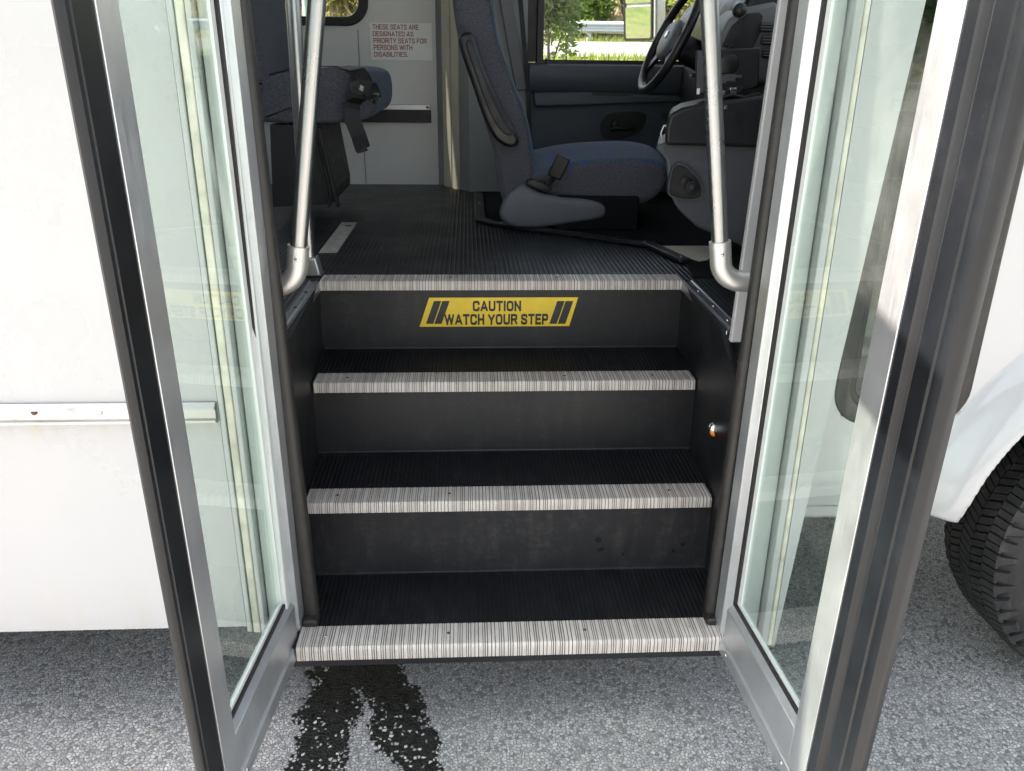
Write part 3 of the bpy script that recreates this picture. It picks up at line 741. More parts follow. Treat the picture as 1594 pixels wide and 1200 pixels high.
# ---- grab rails and stanchion
def grab(pxb, pyb, pxt, pyt, sx, yb, yt):
    g = part('grab_rail', bus)
    b = at(pxb, pyb, y=yb); t = at(pxt, pyt, y=yt); d = (t-b)/np.linalg.norm(t-b); top = t+d*.85
    b0 = b+d*.006
    MB().tube([b0, t, top], .0158, 24).build('rail_tube', M['rail'], g, smooth=60)
    # elbow: collar, quarter bend, stub that runs to the door post
    c = [b+d*.012, b-d*.03]
    bend = []
    out = np.array([sx, .0, -.02]); out /= np.linalg.norm(out); r_ = .036; o0 = b-d*.03
    for k in range(0, 9):
        a = R(90*k/8); bend.append(o0-d*r_*math.sin(a)+out*r_*(1-math.cos(a)))
    stub = bend[-1]+out*.05
    MB().tube(c+bend[1:]+[stub], .0205, 24).build('elbow', M['elbow'], g, smooth=60)
    fdir = (CAM-(b-d*.008)); fdir[0] *= .55; fdir[2] *= .2; fdir /= np.linalg.norm(fdir)
    s = b-d*.010+fdir*.0195
    MB().lathe([(0, .0026), (.0028, .0024), (.0046, .0012), (.005, -.001)], s, fdir, 16).build('screw', M['chrome'], g, smooth=True)
    MB().obox(s+fdir*.0026, np.array([.0026, 0, 0]), fdir*.0003, np.array([0, 0, .0006])).build('screw_slot', M['ink'], g)
    MB().obox(s+fdir*.0027, np.array([.0006, 0, 0]), fdir*.0003, np.array([0, 0, .0026])).build('screw_slot', M['ink'], g)
    return g
grab(464, 392, 493.5, 0, -1, .15, .15)
grab(1121, 385, 1104, 0, 1, .13, .13)
sn = part('stanchion', bus); bb = at(486, 424, z=FZ); bb = np.array([-.541, .855, FZ])
MB().tube([bb+(.012, 0, .05), (-.520, .865, 1.3), (-.500, .875, ROOF)], .0185, 24).build('pole_tube', M['rail'], sn, smooth=60)
MB().prism([(-.034, 0), (.034, 0), (.030, .012), (.022, .052), (-.022, .052), (-.030, .012)], lambda u, v, s: (bb[0]+.012+u, bb[1]-.024+.048*s, FZ+.001+v)).build('base_bracket', M['elbow'], sn, bevel=.005)

# ---- inside, far wall
nt_ = part('wall_notice', bus); yn = FAR-.004
a, b = at(575, 35, y=yn), at(673, 94, y=yn)
MB().box(a[0], b[0], yn, FAR-.0005, b[2], a[2]).build('notice_sheet', M['notice'], nt_)
for s, xa, xb, yb, yt in (('THESE SEATS ARE', 580, 651.5, 45.5, 37.5), ('DESIGNATED AS', 580.5, 643.5, 56, 48.5), ('PRIORITY SEATS FOR', 581.5, 664, 67, 59), ('PERSONS WITH', 582, 642, 77.5, 69.5), ('DISABILITIES.', 582.5, 635, 88, 80.5)):
    p0, p1 = at(xa, yb, y=yn-.001), at(xb, yb, y=yn-.001); pt = at(xa, yt, y=yn-.001)
    letters('lettering', s, M['red_ink'], nt_, p0[0], p1[0], p0[2], pt[2], yn-.001, .15, .13, .36)
a, b = at(540, 162, y=FAR-.02), at(668.5, 171.5, y=FAR-.02)
sr = part('seat_track', bus)
MB().box(-1.9, b[0], FAR-.020, FAR-.001, b[2], a[2]).build('track_rail', M['alu'], sr, bevel=.002)
c_ = at(671.5, 191, y=FAR-.016)
MB().box(-1.9, c_[0], FAR-.016, FAR-.001, c_[2], b[2]-.001).build('track_skirt', M['black_plastic'], sr)
MB().lathe([(0, -.002), (.005, -.001), (.006, .001)], at(665, 167, y=FAR-.021), (0, 1, 0), 12).build('screw', M['rust'], sr, smooth=True)
# angled closing panel between bus body and cab, its sun patches painted on as pale strips
A0, A1 = np.array([-.232, 2.65]), np.array([-.085, 2.42]); dd = A1-A0
def pan(t0, t1, off, name, mat, z0=FZ, z1=ROOF):
    nn = np.array([-dd[1], dd[0]]); nn = -nn/np.linalg.norm(nn)
    if nn[1] > 0: nn = -nn
    p0, p1 = A0+dd*t0, A0+dd*t1
    MB().prism([tuple(p0+nn*off), tuple(p1+nn*off), tuple(p1-nn*.01), tuple(p0-nn*.01)], lambda u, v, s: (u, v, z0 if s == 0 else z1)).build(name, mat, bus)
pan(0, 1, 0, 'closing_panel', M['grey_trim'])
pan(.22, .46, .006, 'sun_strip', M['sun_patch']); pan(.50, .70, .006, 'sun_strip', M['sun_patch'])
MB().box(-.085, .168, 2.42, 2.46, FZ, ROOF).build('cab_pillar', M['grey_trim'], bus)
a0, a1 = at(776, 0, y=2.40), at(797, 0, y=2.40)
MB().prism([(at(776, 0, y=2.4)[0], 1.39), (at(797, 0, y=2.4)[0], 1.39), (at(821, 140, y=2.4)[0], at(821, 140, y=2.4)[2]), (at(803, 140, y=2.4)[0], at(803, 140, y=2.4)[2])][::-1] , lambda u, v, s: (u, 2.395+.02*s, v)).build('pillar_trim', M['dash_plastic'], bus, bevel=.004)
p0, p1 = at(810, 0, y=2.385), at(823, 150, y=2.385)
MB().strap([p0+(0, 0, .5), p0, p1, p1+(.01, 0, -.3)], (1, 0, 0), .02, .002).build('shoulder_belt', M['belt'], bus)
# cab floor: slightly sunk, carpeted, with the edge moulding that follows the bus floor
edge = [(-.046, 2.29), (-.047, 1.665), (.0, 1.590), (.492, 1.222), (.553, .985)]
MB().prism(edge+[(.535, .81), (1.5, .81), (1.5, 2.4), (-.046, 2.4)], lambda u, v, s: (u, v, FZ+.004-.05*s)).build('cab_floor', M['dark_carpet'], bus)
for i in range(len(edge)-1):
    pass
lf, rt = thicken(edge, .040)
MB().prism([tuple(p) for p in lf]+[tuple(p) for p in rt[::-1]], lambda u, v, s: (u, v, FZ+.001+.015*s)).build('floor_moulding', M['trim_black'], bus, bevel=.005, seg=3)
for i, (x, y) in enumerate(((-.046, 2.0), (-.047, 1.72), (.03, 1.568), (.48, 1.231), (.546, 1.01))):
    MB().lathe([(0, .003), (.004, .0025), (.006, 0)], (x, y, FZ+.016), (0, 0, 1), 10).build('moulding_screw', M['screw'], bus, smooth=True)

# ---- cab shell
cab = bus
MB().prism([(.165, FZ-.2), (1.6, FZ-.2), (1.6, 1.13), (.165, 1.13)], lambda u, v, s: (u, 2.43+.05*s, v)).build('cab_outer_panel', M['paint_plain'], cab)
MB().box(.165, .235, 2.43, 2.49, 1.131, ROOF).build('cab_post', M['black_plastic'], cab)
MB().box(.236, 1.2, 2.40, 2.49, 1.98, ROOF).build('cab_header', M['grey_trim'], cab)
cdr = part('cab_door', bus)
D = 2.40
# inner door card with a raised upper pad and the sill
MB().box(.172, 1.5, D, D+.028, FZ-.02, 1.128).build('door_card', M['door_plastic'], cdr, bevel=.006)
MB().prism([(D-.002, 1.128), (D-.03, 1.12), (D-.036, 1.10), (D-.026, 1.02), (D-.002, 1.0)], lambda u, v, s: (.176 if s == 0 else 1.48, u, v)).build('window_sill', M['door_plastic'], cdr, smooth=50)
arm = [at(a_, b_, y=D-.04) for a_, b_ in ((830, 144), (915, 143), (1000, 147), (1095, 150), (1095, 158), (1000, 160), (915, 164), (832, 166))]
MB().prism([(p[0], p[2]) for p in arm], lambda u, v, s: (u, D-.055+.054*s, v)).build('armrest', M['door_plastic'], cdr, bevel=.008, seg=3)
MB().box(at(922, 145, y=D-.05)[0], at(982, 145, y=D-.05)[0], D-.060, D-.057, at(922, 148.5, y=D-.05)[2], at(922, 143.5, y=D-.05)[2]).build('pull_slot', M['ink'], cdr)
hc = [at(a_, b_, y=D-.012) for a_, b_ in ((934, 190), (945, 177), (975, 172), (1000, 173), (1010, 182), (1003, 200), (985, 214), (960, 220), (938, 217), (932, 205))]
out_ = catmull([(p[0], p[2]) for p in hc], 4); ctr = np.mean(np.array(out_), 0)
inn_ = [tuple(ctr+(np.array(p)-ctr)*.93) for p in out_]
ring(MB(), [tuple(p) for p in out_], inn_, lambda u, v, s: (u, D-.010+.009*s, v)).build('handle_bezel', M['door_plastic'], cdr, smooth=40)
MB().prism(inn_, lambda u, v, s: (u, D-.002+.002*s, v)).build('handle_recess', M['black_plastic'], cdr)
a_, b_ = at(950, 200, y=D-.02), at(990, 199, y=D-.02)
MB().tube([a_, a_*.5+b_*.5+(0, -.006, 0), b_], [.008, .006, .005], 12).build('door_handle', M['ink'], cdr, smooth=60)
MB().lathe([(0, -.014), (.014, -.012), (.018, 0)], at(957, 193, y=D-.01), (0, 1, 0), 20).build('handle_knob', M['box_black'], cdr, smooth=50)
# vent near the front of the card
for k in range(5):
    p = at(1033+k*1.5, 178+k*4.5, y=D-.004); MB().box(p[0]-.012+.004*k, p[0]+.05, D-.008, D-.001, p[2]-.0035, p[2]+.0035).build('vent_slat', M['ink'], cdr)
x0w, x1w = .236, 1.2
ring(MB(), [(x0w-.03, 1.125), (x1w, 1.125), (x1w, 1.985), (x0w-.03, 1.985)], [(x0w, 1.142), (x1w-.03, 1.142), (x1w-.03, 1.96), (x0w, 1.96)], lambda u, v, s: (u, D-.004 if s == 0 else D+.04, v)).build('window_frame', M['black_plastic'], cdr, bevel=.003)
MB().box(x0w-.01, x1w-.02, D+.02, D+.025, 1.135, 1.965).build('window_pane', M['window_glass'], cdr)
p = at(850, 94, y=D-.012); MB().tube([p-(0, 0, .02), p+(0, 0, .008)], .005, 10).build('lock_button', M['ink'], cdr, smooth=60)

# windscreen and front of the cab
P = [(1.62, 1.18), (1.64, 1.18), (1.06, ROOF), (1.04, ROOF)]
ws = part('windscreen', bus)
mb = MB(); wall_holes(mb, [.12, .20, 2.36, 2.48], [0, .08, .92, 1], [(.2, 2.36, .08, .92)], lambda a, b, s: (1.60-.52*b+.02*s, a, 1.2+(ROOF-1.2)*b)); mb.build('windscreen_frame', M['black_plastic'], ws)
mb = MB(); mb.prism([(.19, .07), (2.37, .07), (2.37, .93), (.19, .93)], lambda a, b, s: (1.605-.52*b+.006*s, a, 1.2+(ROOF-1.2)*b)); mb.build('window_pane', M['window_glass'], ws)
MB().box(1.50, 2.5, .12, 2.44, .35, 1.19).build('bonnet', M['paint_plain'], bus, bevel=.05)
# cab side next to the entry door: pressed white steel, black-rimmed window, wheel arch and flare
CY = .10
wx0, wx1, wz0, wz1 = .645, .918, .462, 2.0
Pz = []
ac = np.array([1.382, .185]); AR = .475
mb = MB()
outer = [(.60, .235), (.62, .222), (.86, .225)]
for k in range(0, 13):
    a = R(168-k*12.5); outer.append(tuple(ac+AR*np.array([math.cos(a), math.sin(a)])))
outer += [(2.1, .3), (2.1, 1.2), (1.62, 1.2), (.60, 1.2)]
# lower steel: a grid follows the arch so it can swell towards the flare
def cab_y(x, z):
    d = math.hypot(x-ac[0], z-ac[1])-AR
    fl_ = max(0, min(1, 1-d/.085)); fl_ = .13*min(1, fl_/.16)+.87*(fl_*fl_*(3-2*fl_))
    wv_ = .010*math.exp(-((z-.40)/.05)**2)*max(0, min(1, (x-.62)/.2))
    lo = max(0, (.34-z)/.08)
    rim = max(0, 1-d/.02)
    return CY-.075*fl_+.012*max(0, min(1, lo))**2-wv_*0
NX, NZ = 210, 140
gx = np.linspace(.60, 2.1, NX); gz = np.linspace(.262, 1.2, NZ)
hole_o = (wx0+.012, wx1-.012, wz0+.012, 5)
keep = lambda x, z: math.hypot(x-ac[0], z-ac[1]) >= AR and not (hole_o[0] < x < hole_o[1] and z > hole_o[2])
vs = []; idx = {}
fs = []
def snap(x, z):
    d = np.array([x, z])-ac; L = np.linalg.norm(d)
    if L < AR: d = d/L*AR; return ac+d
    return np.array([x, z])
for i, x in enumerate(gx):
    for j, z in enumerate(gz):
        p = snap(x, z)
        # snap to window opening
        xx, zz = p
        for e_ in (hole_o[0], hole_o[1]):
            if abs(xx-e_) < (gx[1]-gx[0])*.5 and zz > wz0-.02: xx = e_
        if abs(zz-hole_o[2]) < (gz[1]-gz[0])*.5 and wx0-.02 < xx < wx1+.02: zz = hole_o[2]
        idx[i, j] = len(vs); vs.append((xx, cab_y(xx, zz), zz))
for i in range(NX-1):
    for j in range(NZ-1):
        xm, zm = (gx[i]+gx[i+1])/2, (gz[j]+gz[j+1])/2
        cs = [(gx[a], gz[b]) for a in (i, i+1) for b in (j, j+1)]
        if all(math.hypot(x-ac[0], z-ac[1]) < AR for x, z in cs): continue
        if hole_o[0] < xm < hole_o[1] and zm > hole_o[2]: continue
        fs.append((idx[i, j], idx[i+1, j], idx[i+1, j+1], idx[i, j+1]))
mb.add(vs, fs)
lip = MB().tube([(ac[0]+AR*math.cos(R(a)), cab_y(ac[0]+AR*math.cos(R(a)), ac[1]+AR*math.sin(R(a)))+.003, ac[1]+AR*math.sin(R(a))) for a in np.linspace(170.5, 5, 60)], .005, 8)
lip.build('arch_lip', M['paint_plain'], bus, smooth=60)
o = mb.build('cab_side', M['paint_plain'], bus, smooth=50)
sd = o.modifiers.new('thickness', 'SOLIDIFY'); sd.thickness = .012; sd.offset = -1
# upper part of the cab side
MB().box(.60, wx0+.012, CY, CY+.03, 1.2, ROOF).build('cab_post', M['paint_plain'], bus)
MB().box(wx1-.012, 1.25, CY, CY+.03, 1.2, ROOF).build('cab_post', M['paint_plain'], bus)
MB().box(.60, .90, CY+.02, CY+.06, .215, .275).build('rocker_panel', M['paint_plain'], bus, bevel=.012)
# pressed crease that runs up over the arch
cr = [at(*p, y=.085) for p in ((1430, 768), (1480, 716), (1530, 660), (1594, 597))]
qw = part('quarter_window', bus)
ring(MB(), rrect(wx0-.01, wx1+.002, wz0-.008, wz1, .075), rrect(wx0+.026, wx1-.030, wz0+.028, wz1-.03, .045), lambda u, v, s: (u, CY-.014 if s == 0 else CY+.03, v)).build('window_frame', M['seal'], qw, bevel=.006, seg=3)
ring(MB(), rrect(wx0+.024, wx1-.028, wz0+.026, wz1-.03, .05), rrect(wx0+.038, wx1-.044, wz0+.040, wz1-.045, .035), lambda u, v, s: (u, CY-.004 if s == 0 else CY+.03, v)).build('window_seal', M['black_plastic'], qw, bevel=.003)
MB().box(wx0+.03, wx1-.035, CY+.008, CY+.013, wz0+.03, wz1-.04).build('window_pane', M['dark_glass'], qw)
# wheel housing (dark liner)
mb = MB(); seg = 28; vs = []
for yy in (.055, .40):
    for k in range(seg+1):
        a = R(169-k*190/seg); vs.append((ac[0]+(AR+.004)*math.cos(a), yy, ac[1]+(AR+.004)*math.sin(a)))
mb.add(vs, [(k, k+1, seg+2+k, seg+1+k) for k in range(seg)])
mb.add([(ac[0]+(AR+.004)*math.cos(R(169-k*190/seg)), .40, ac[1]+(AR+.004)*math.sin(R(169-k*190/seg))) for k in range(seg+1)], [tuple(range(seg+1))])
mb.build('wheel_housing', M['dark_carpet'], bus)
# front wheel
fwh = part('front_wheel', bus); wc = np.array([1.41, .17, .148]); WR = .368
y0, y1 = -.108, .108
prof = [(.205, y0+.018), (.225, y0+.006), (.27, y0-.004), (.315, y0-.002), (.340, y0+.010), (.352, y0+.022), (.3565, y0+.04), (.3565, y1-.04), (.352, y1-.022), (.340, y1-.010), (.315, y1+.002), (.27, y1+.004), (.205, y1-.018)]
MB().lathe(prof, wc, (0, 1, 0), 72).build('tyre', M['tyre'], fwh, smooth=50)
mb = MB(); nb = 58
for k in range(nb):
    a = 2*math.pi*k/nb
    for r_i, (u0, u1, sh) in enumerate(((-.100, -.066, 0), (-.060, -.024, .45), (-.018, .018, .1), (.024, .060, .6), (.066, .100, .2))):
        aa = a+sh*2*math.pi/nb
        for hlf in (0, 1):
            b0, b1 = aa+hlf*math.pi/nb+.004, aa+(hlf+1)*math.pi/nb-(.010 if hlf else .005)
            sk = .022 if r_i % 2 else -.018
            if r_i in (0, 4): sk = 0
            rr_ = lambda u: WR-(.006 if abs(u) > .08 else 0)-(.004 if abs(u) > .095 else 0)
            def pt(u, ang, rad): return (wc[0]+rad*math.cos(ang), wc[1]+u, wc[2]+rad*math.sin(ang))
            vs = [pt(u0, b0-sk, .352), pt(u1, b0+sk, .352), pt(u1, b1+sk, .352), pt(u0, b1-sk, .352), pt(u0, b0-sk, rr_(u0)), pt(u1, b0+sk, rr_(u1)), pt(u1, b1+sk, rr_(u1)), pt(u0, b1-sk, rr_(u0))]
            mb.add(vs, [(4, 5, 6, 7), (0, 1, 5, 4), (1, 2, 6, 5), (2, 3, 7, 6), (3, 0, 4, 7)])
    # shoulder lugs that run down the sidewall
    for sgn in (-1, 1):
        def ps(rad, off, ang): return (wc[0]+rad*math.cos(ang), wc[1]+sgn*off, wc[2]+rad*math.sin(ang))
        b0, b1 = a+.012, a+2*math.pi/nb*.72
        e1 = b0+(b1-b0)*.5 if k % 2 else b1
        mb.add([ps(.360, .1005, b0), ps(.360, .1005, b1), ps(.318 if k % 2 else .334, .1135, e1), ps(.318 if k % 2 else .334, .1135, b0), ps(.352, .090, b0), ps(.352, .090, b1), ps(.325, .104, b1), ps(.325, .104, b0)],
               [(0, 1, 2, 3), (0, 4, 5, 1), (1, 5, 6, 2), (2, 6, 7, 3), (3, 7, 4, 0)])
mb.build('tread', M['tyre'], fwh)
MB().lathe([(.207, y0+.016), (.200, y0+.012), (.192, y0+.02), (.185, y0+.05), (.12, y0+.075), (.06, y0+.06), (.03, y0+.05), (0, y0+.05)], wc, (0, 1, 0), 48).build('wheel_rim', M['wheel_steel'], fwh, smooth=50)

# ---- dashboard, steering wheel, engine cover
dash = part('dashboard', bus)
Pd = [(.86, .62), (.83, 1.02), (.84, 1.12), (.86, 1.22), (.93, 1.30), (1.1, 1.33), (1.62, 1.22), (1.6, .62)]
MB().prism(Pd, lambda u, v, s: (u, .20 if s == 0 else 2.39, v)).build('dash_body', M['black_plastic'], dash, bevel=.03, seg=3)
# instrument hood in front of the driver
Ph = [(.80, 1.12), (.775, 1.20), (.77, 1.29), (.80, 1.345), (.88, 1.375), (1.05, 1.36), (1.05, 1.1)]
MB().prism(Ph, lambda u, v, s: (u, 1.40 if s == 0 else 2.25, v)).build('instrument_hood', M['black_plastic'], dash, bevel=.025, seg=3)
# grey centre fascia with dark cluster
fo = [at(a_, b_, y=1.25) for a_, b_ in ((1118, 62), (1135, 30), (1160, 12), (1210, 2), (1230, 60), (1225, 130), (1120, 130))]
MB().prism([(p[0], p[2]) for p in fo], lambda u, v, s: (u, 1.25+.2*s, v)).build('centre_fascia', M['dash_plastic'], dash, bevel=.012, seg=3)
fi = [at(a_, b_, y=1.246) for a_, b_ in ((1124, 72), (1140, 40), (1163, 21), (1182, 19), (1188, 24), (1184, 50), (1172, 76), (1150, 78))]
MB().prism([(p[0], p[2]) for p in fi], lambda u, v, s: (u, 1.244+.03*s, v)).build('instrument_panel', M['ink'], dash, bevel=.004)
for k in range(3):
    p = at(1195+k*1.5, 42+k*20, y=1.23); MB().prism(rrect(-.022, .022, -.013, .013, .008), lambda u, v, s: (p[0]+u, 1.232+.012*s, p[2]+v)).build('air_vent', M['ink'], dash, bevel=.003)
    for j in range(3): MB().box(p[0]-.018, p[0]+.018, 1.228, 1.2315, p[2]-.009+j*.008, p[2]-.0065+j*.008).build('vent_slat', M['dash_plastic'], dash)
mic = part('radio_microphone', bus); p = at(1151, 16, y=1.2)
MB().lathe([(0, -.022), (.014, -.02), (.019, -.008), (.019, .01), (.012, .02), (0, .022)], p, (.1, -1, .2), 20).build('mic_body', M['ink'], mic, smooth=60)
MB().tube([p+(0, 0, -.01), at(1152, 38, y=1.2), at(1150, 55, y=1.2), at(1142, 68, y=1.2), at(1130, 78, y=1.2)], .0028, 8).build('mic_cord', M['belt'], mic, smooth=60)
# steering wheel
sw = part('steering_wheel', bus); c0 = np.array([.643, 1.80, 1.212]); ax = np.array([-.90, -.02, .43]); ax /= np.linalg.norm(ax)
e1 = np.cross(ax, (0, 1, 0)); e1 /= np.linalg.norm(e1); e2 = np.cross(ax, e1)
if e1[2] < 0: e1 = -e1
RW = .190
mb = MB(); vs = []
N1, N2 = 64, 14
for i in range(N1):
    a = 2*math.pi*i/N1; d_ = math.cos(a)*e1+math.sin(a)*e2
    for j in range(N2):
        b = 2*math.pi*j/N2; vs.append(c0+d_*(RW+.0155*math.cos(b))+ax*.0155*math.sin(b))
mb.add(vs, [(i*N2+j, ((i+1) % N1)*N2+j, ((i+1) % N1)*N2+(j+1) % N2, i*N2+(j+1) % N2) for i in range(N1) for j in range(N2)])
mb.build('wheel_grip', M['black_plastic'], sw, smooth=80)
hub = [(c0+e1*(.075*math.cos(t))+e2*(.095*math.sin(t))) for t in np.linspace(0, 2*math.pi, 24, endpoint=False)]
mb = MB(); vs = []
for off, k in ((-.05, .8), (-.02, 1.0), (.0, 1.0), (.012, .92), (.018, .75)):
    vs += [c0+(h_-c0)*k+ax*off for h_ in hub]
mb.add(vs, [(i*24+k, i*24+(k+1) % 24, (i+1)*24+(k+1) % 24, (i+1)*24+k) for i in range(4) for k in range(24)]+[tuple(range(96, 120))])
mb.build('horn_pad', M['seat_plastic'], sw, smooth=50)
for a in (R(70), R(-70), R(125), R(-125)):
    d_ = math.cos(a)*e1+math.sin(a)*e2; t_ = np.cross(ax, d_)
    MB().obox(c0+d_*.135-ax*.008, d_*.055, t_*.018, ax*.007).build('spoke', M['black_plastic'], sw, bevel=.004)
MB().lathe([(0, .004), (.012, .004), (.015, .0)], c0+ax*.0185+e1*.012, ax, 20).build('hub_badge', M['badge'], sw, smooth=True)
MB().tube([c0-ax*.03, c0-ax*.32], [.045, .06], 18).build('column', M['black_plastic'], sw, smooth=60)
p = at(1075, 117, y=1.70); MB().tube([p+(.05, .05, 0), p], [.006, .008], 10).build('lever', M['badge'], sw, smooth=60)
# engine cover between the seats
ec = part('engine_cover', bus)
low = [at(a_, b_, y=.98) for a_, b_ in ((1034, 222), (1036, 250), (1040, 285), (1050, 318), (1075, 345), (1105, 362), (1240, 400), (1240, 220))]
MB().prism(catmull([(p[0], p[2]) for p in low], 4), lambda u, v, s: (u+.24*.32*s, .98+.32*s, v)).build('cover_shell', M['cover_plastic'], ec, bevel=.02, seg=3)
cup = catmull([(p[0], p[2]) for p in [at(a_, b_, y=.975) for a_, b_ in ((1041, 297), (1047, 262), (1062, 257), (1082, 274), (1091, 292), (1089, 306), (1070, 309), (1050, 306))]], 4)
ring(MB(), [tuple(np.mean(np.array(cup), 0)+(np.array(p)-np.mean(np.array(cup), 0))*1.08) for p in cup], cup, lambda u, v, s: (u, .965+.02*s, v)).build('cup_rim', M['cover_plastic'], ec, smooth=50)
MB().prism(cup, lambda u, v, s: (u, .9765+.0025*s, v)).build('cup_recess', M['ink'], ec)
p = at(1077, 291, y=.965)
for r_, o_ in ((.019, 0), (.013, -.006), (.007, -.011)): MB().lathe([(0, -.008), (r_, -.006), (r_, .006)], p+(0, o_, 0), (0, 1, 0), 20).build('knob', M['box_black'], ec, smooth=50)
p = at(1066, 282, y=.968); MB().lathe([(0, -.006), (.014, -.004), (.014, .004)], p, (0, 1, 0), 18).build('knob', M['box_black'], ec, smooth=50)

# storage box standing on the engine cover
sb = empty('storage_box', None)
tag(sb, 'black storage box with a round lock on top of the grey engine cover', 'storage box')
bo = [at(a_, b_, y=.955) for a_, b_ in ((1035, 226), (1036, 200), (1042, 178), (1060, 168), (1095, 160), (1240, 142), (1240, 232))]
MB().prism([(p[0], p[2]) for p in bo], lambda u, v, s: (u+.24*.30*s, .955+.30*s, v)).build('box_body', M['box_black'], sb, bevel=.012, seg=3)
p = at(1130, 167, y=.951); MB().lathe([(0, -.005), (.006, -.0045), (.0075, -.001), (.008, .003)], p, (0, 1, 0), 18).build('lock', M['chrome'], sb, smooth=50)
p = at(1032, 208, y=.98); mb = MB(); mb.tube([p+(.02, 0, .022), p+(0, 0, .02), p+(-.006, 0, 0), p+(-.002, 0, -.016), p+(.018, 0, -.02)], .0035, 8); mb.build('latch', M['screw'], sb, smooth=60)
# upright electronics box behind the rail
eb = empty('equipment_box', None)
tag(eb, 'upright black electronics box with one open side, standing on the storage box by the dashboard', 'electronics box')
ep = [at(a_, b_, y=1.02) for a_, b_ in ((1082, 146), (1084, 78), (1183, 74), (1181, 135), (1140, 148))]
MB().prism([(p[0], p[2]) for p in ep], lambda u, v, s: (u+.25*.12*s, 1.02+.12*s, v)).build('box_body', M['box_black'], eb, bevel=.004)
q0 = [at(a_, b_, y=1.017) for a_, b_ in ((1084, 145), (1086, 79), (1096, 79), (1095, 145))]
MB().prism([(p[0], p[2]) for p in q0], lambda u, v, s: (u, 1.0145+.006*s, v)).build('side_flap', M['cover_plastic'], eb, bevel=.001)
p = at(1087, 142, y=1.012); MB().box(p[0]-.004, p[0]+.004, 1.0115, 1.0143, p[2]-.008, p[2]+.008).build('small_tag', M['notice'], eb)
p = at(1135, 100, y=1.015); MB().lathe([(.0, -.002), (.024, -.002), (.027, .0), (.027, .004)], p, (0, 1, 0), 26).build('round_cap', M['black_plastic'], eb, smooth=50)
for a_, b_, w_, h_ in ((1138, 121, .014, .010), (1128, 123, .008, .012), (1150, 119, .010, .005)):
    p = at(a_, b_, y=1.014); MB().box(p[0]-w_, p[0]+w_, 1.0135, 1.0195, p[2]-h_, p[2]+h_).build('port', M['cover_plastic'], eb, bevel=.002)
for k in range(4):
    p = at(1123+k*9, 146-k*2.5, y=.99); MB().box(p[0]-.010, p[0]+.010, .985, 1.015, p[2]-.012, p[2]+.008).build('connector', M['trim_black'] if k % 2 else M['screw'], eb, bevel=.002)
MB().tube([at(1120, 152, y=.98), at(1140, 147, y=.98), at(1160, 151, y=.97), at(1178, 146, y=.98), at(1195, 150, y=.99)], .0035, 8).build('cable', M['belt'], eb, smooth=60)

# paper on the cab floor
pp = [at(a_, b_, z=FZ+.008) for a_, b_ in ((1017, 382.5), (1104, 382.5), (1112, 394), (1101, 404), (1088, 406), (1076, 402))]
o = MB().prism([(p[0], p[1]) for p in pp], lambda u, v, s: (u, v, FZ+.006+.002*s)).build('floor_paper', M['paper'])
tag(o, 'beige sheet lying on the dark cab floor in front of the driver seat', 'paper')

# ------------------------------------------------------------------ driver seat
ds = empty('driver_seat', None)
tag(ds, 'blue-grey cloth driver seat with a folded armrest and grey plastic base trim', 'seat')
SY = 1.50; SW = .50
def outl(pts, y, per=5): return catmull([(p[0], p[2]) for p in [at(a_, b_, y=y) for a_, b_ in pts]], per)
bk = outl([(786, 322), (776, 262), (758, 202), (735, 132), (714, 62), (704, 0), (700, -60), (706, -160), (724, -215), (748, -216), (760, -160), (766, -60), (769, 0), (777, 62), (797, 120), (817, 170), (828, 215), (833, 262), (834, 310), (815, 330)], SY)
mb = MB(); pillow(mb, bk, XZ, SY, SY+SW, .028)
# bolster look: cloth front panel inset
bkrest = mb.build('backrest', M['fabric_side'], ds, smooth=70)
ar = outl([(727, 50), (716, 54), (714, 66), (722, 95), (738, 140), (752, 180), (768, 212), (786, 227), (801, 228), (808, 219), (803, 205), (788, 182), (770, 145), (753, 105), (741, 68), (735, 53)], SY-.055)
mb = MB(); pillow(mb, ar, XZ, SY-.062, SY-.004, .014); mb.build('armrest', M['black_plastic'], ds, smooth=70)
ar2 = outl([(730, 62), (726, 72), (738, 108), (752, 148), (768, 186), (786, 208), (797, 208), (786, 190), (768, 155), (752, 115), (740, 78)], SY-.064)
mb = MB(); pillow(mb, ar2, XZ, SY-.068, SY-.06, .004, 3); mb.build('armrest_pad', M['box_black'], ds, smooth=60)
cu = outl([(826, 268), (858, 258), (905, 250), (950, 247), (1000, 246), (1030, 252), (1041, 268), (1036, 292), (1015, 313), (975, 322), (925, 317), (880, 309), (835, 302), (815, 290)], SY)
mb = MB(); pillow(mb, cu, XZ, SY, SY+SW+.02, .032, 6, crown=.03); cush = mb.build('cushion', [M['fabric_side'], M['fabric_top']], ds, smooth=80)
for p in cush.data.polygons:
    if p.normal.z > .5 or (p.normal.z > .2 and p.center.y > SY+.05): p.material_index = 1
tm = outl([(778, 330), (788, 306), (800, 293), (816, 287), (838, 298), (870, 306), (910, 309), (936, 316), (943, 329), (934, 340), (895, 347), (850, 353), (805, 354), (784, 345)], SY-.02)
mb = MB(); pillow(mb, tm, XZ, SY-.03, SY+.03, .016); mb.build('base_trim', M['seat_plastic'], ds, smooth=70)
rc = outl([(820, 287), (834, 294), (852, 299), (858, 295), (848, 286), (832, 280), (822, 281)], SY-.035)
mb = MB(); pillow(mb, rc, XZ, SY-.036, SY+.02, .006, 3); mb.build('belt_boot', M['ink'], ds, smooth=60)
bc = at(868, 262, y=SY-.05); b_top, b_bot = at(878, 244, y=SY-.06), at(862, 276, y=SY-.05); dv = (b_top-b_bot)
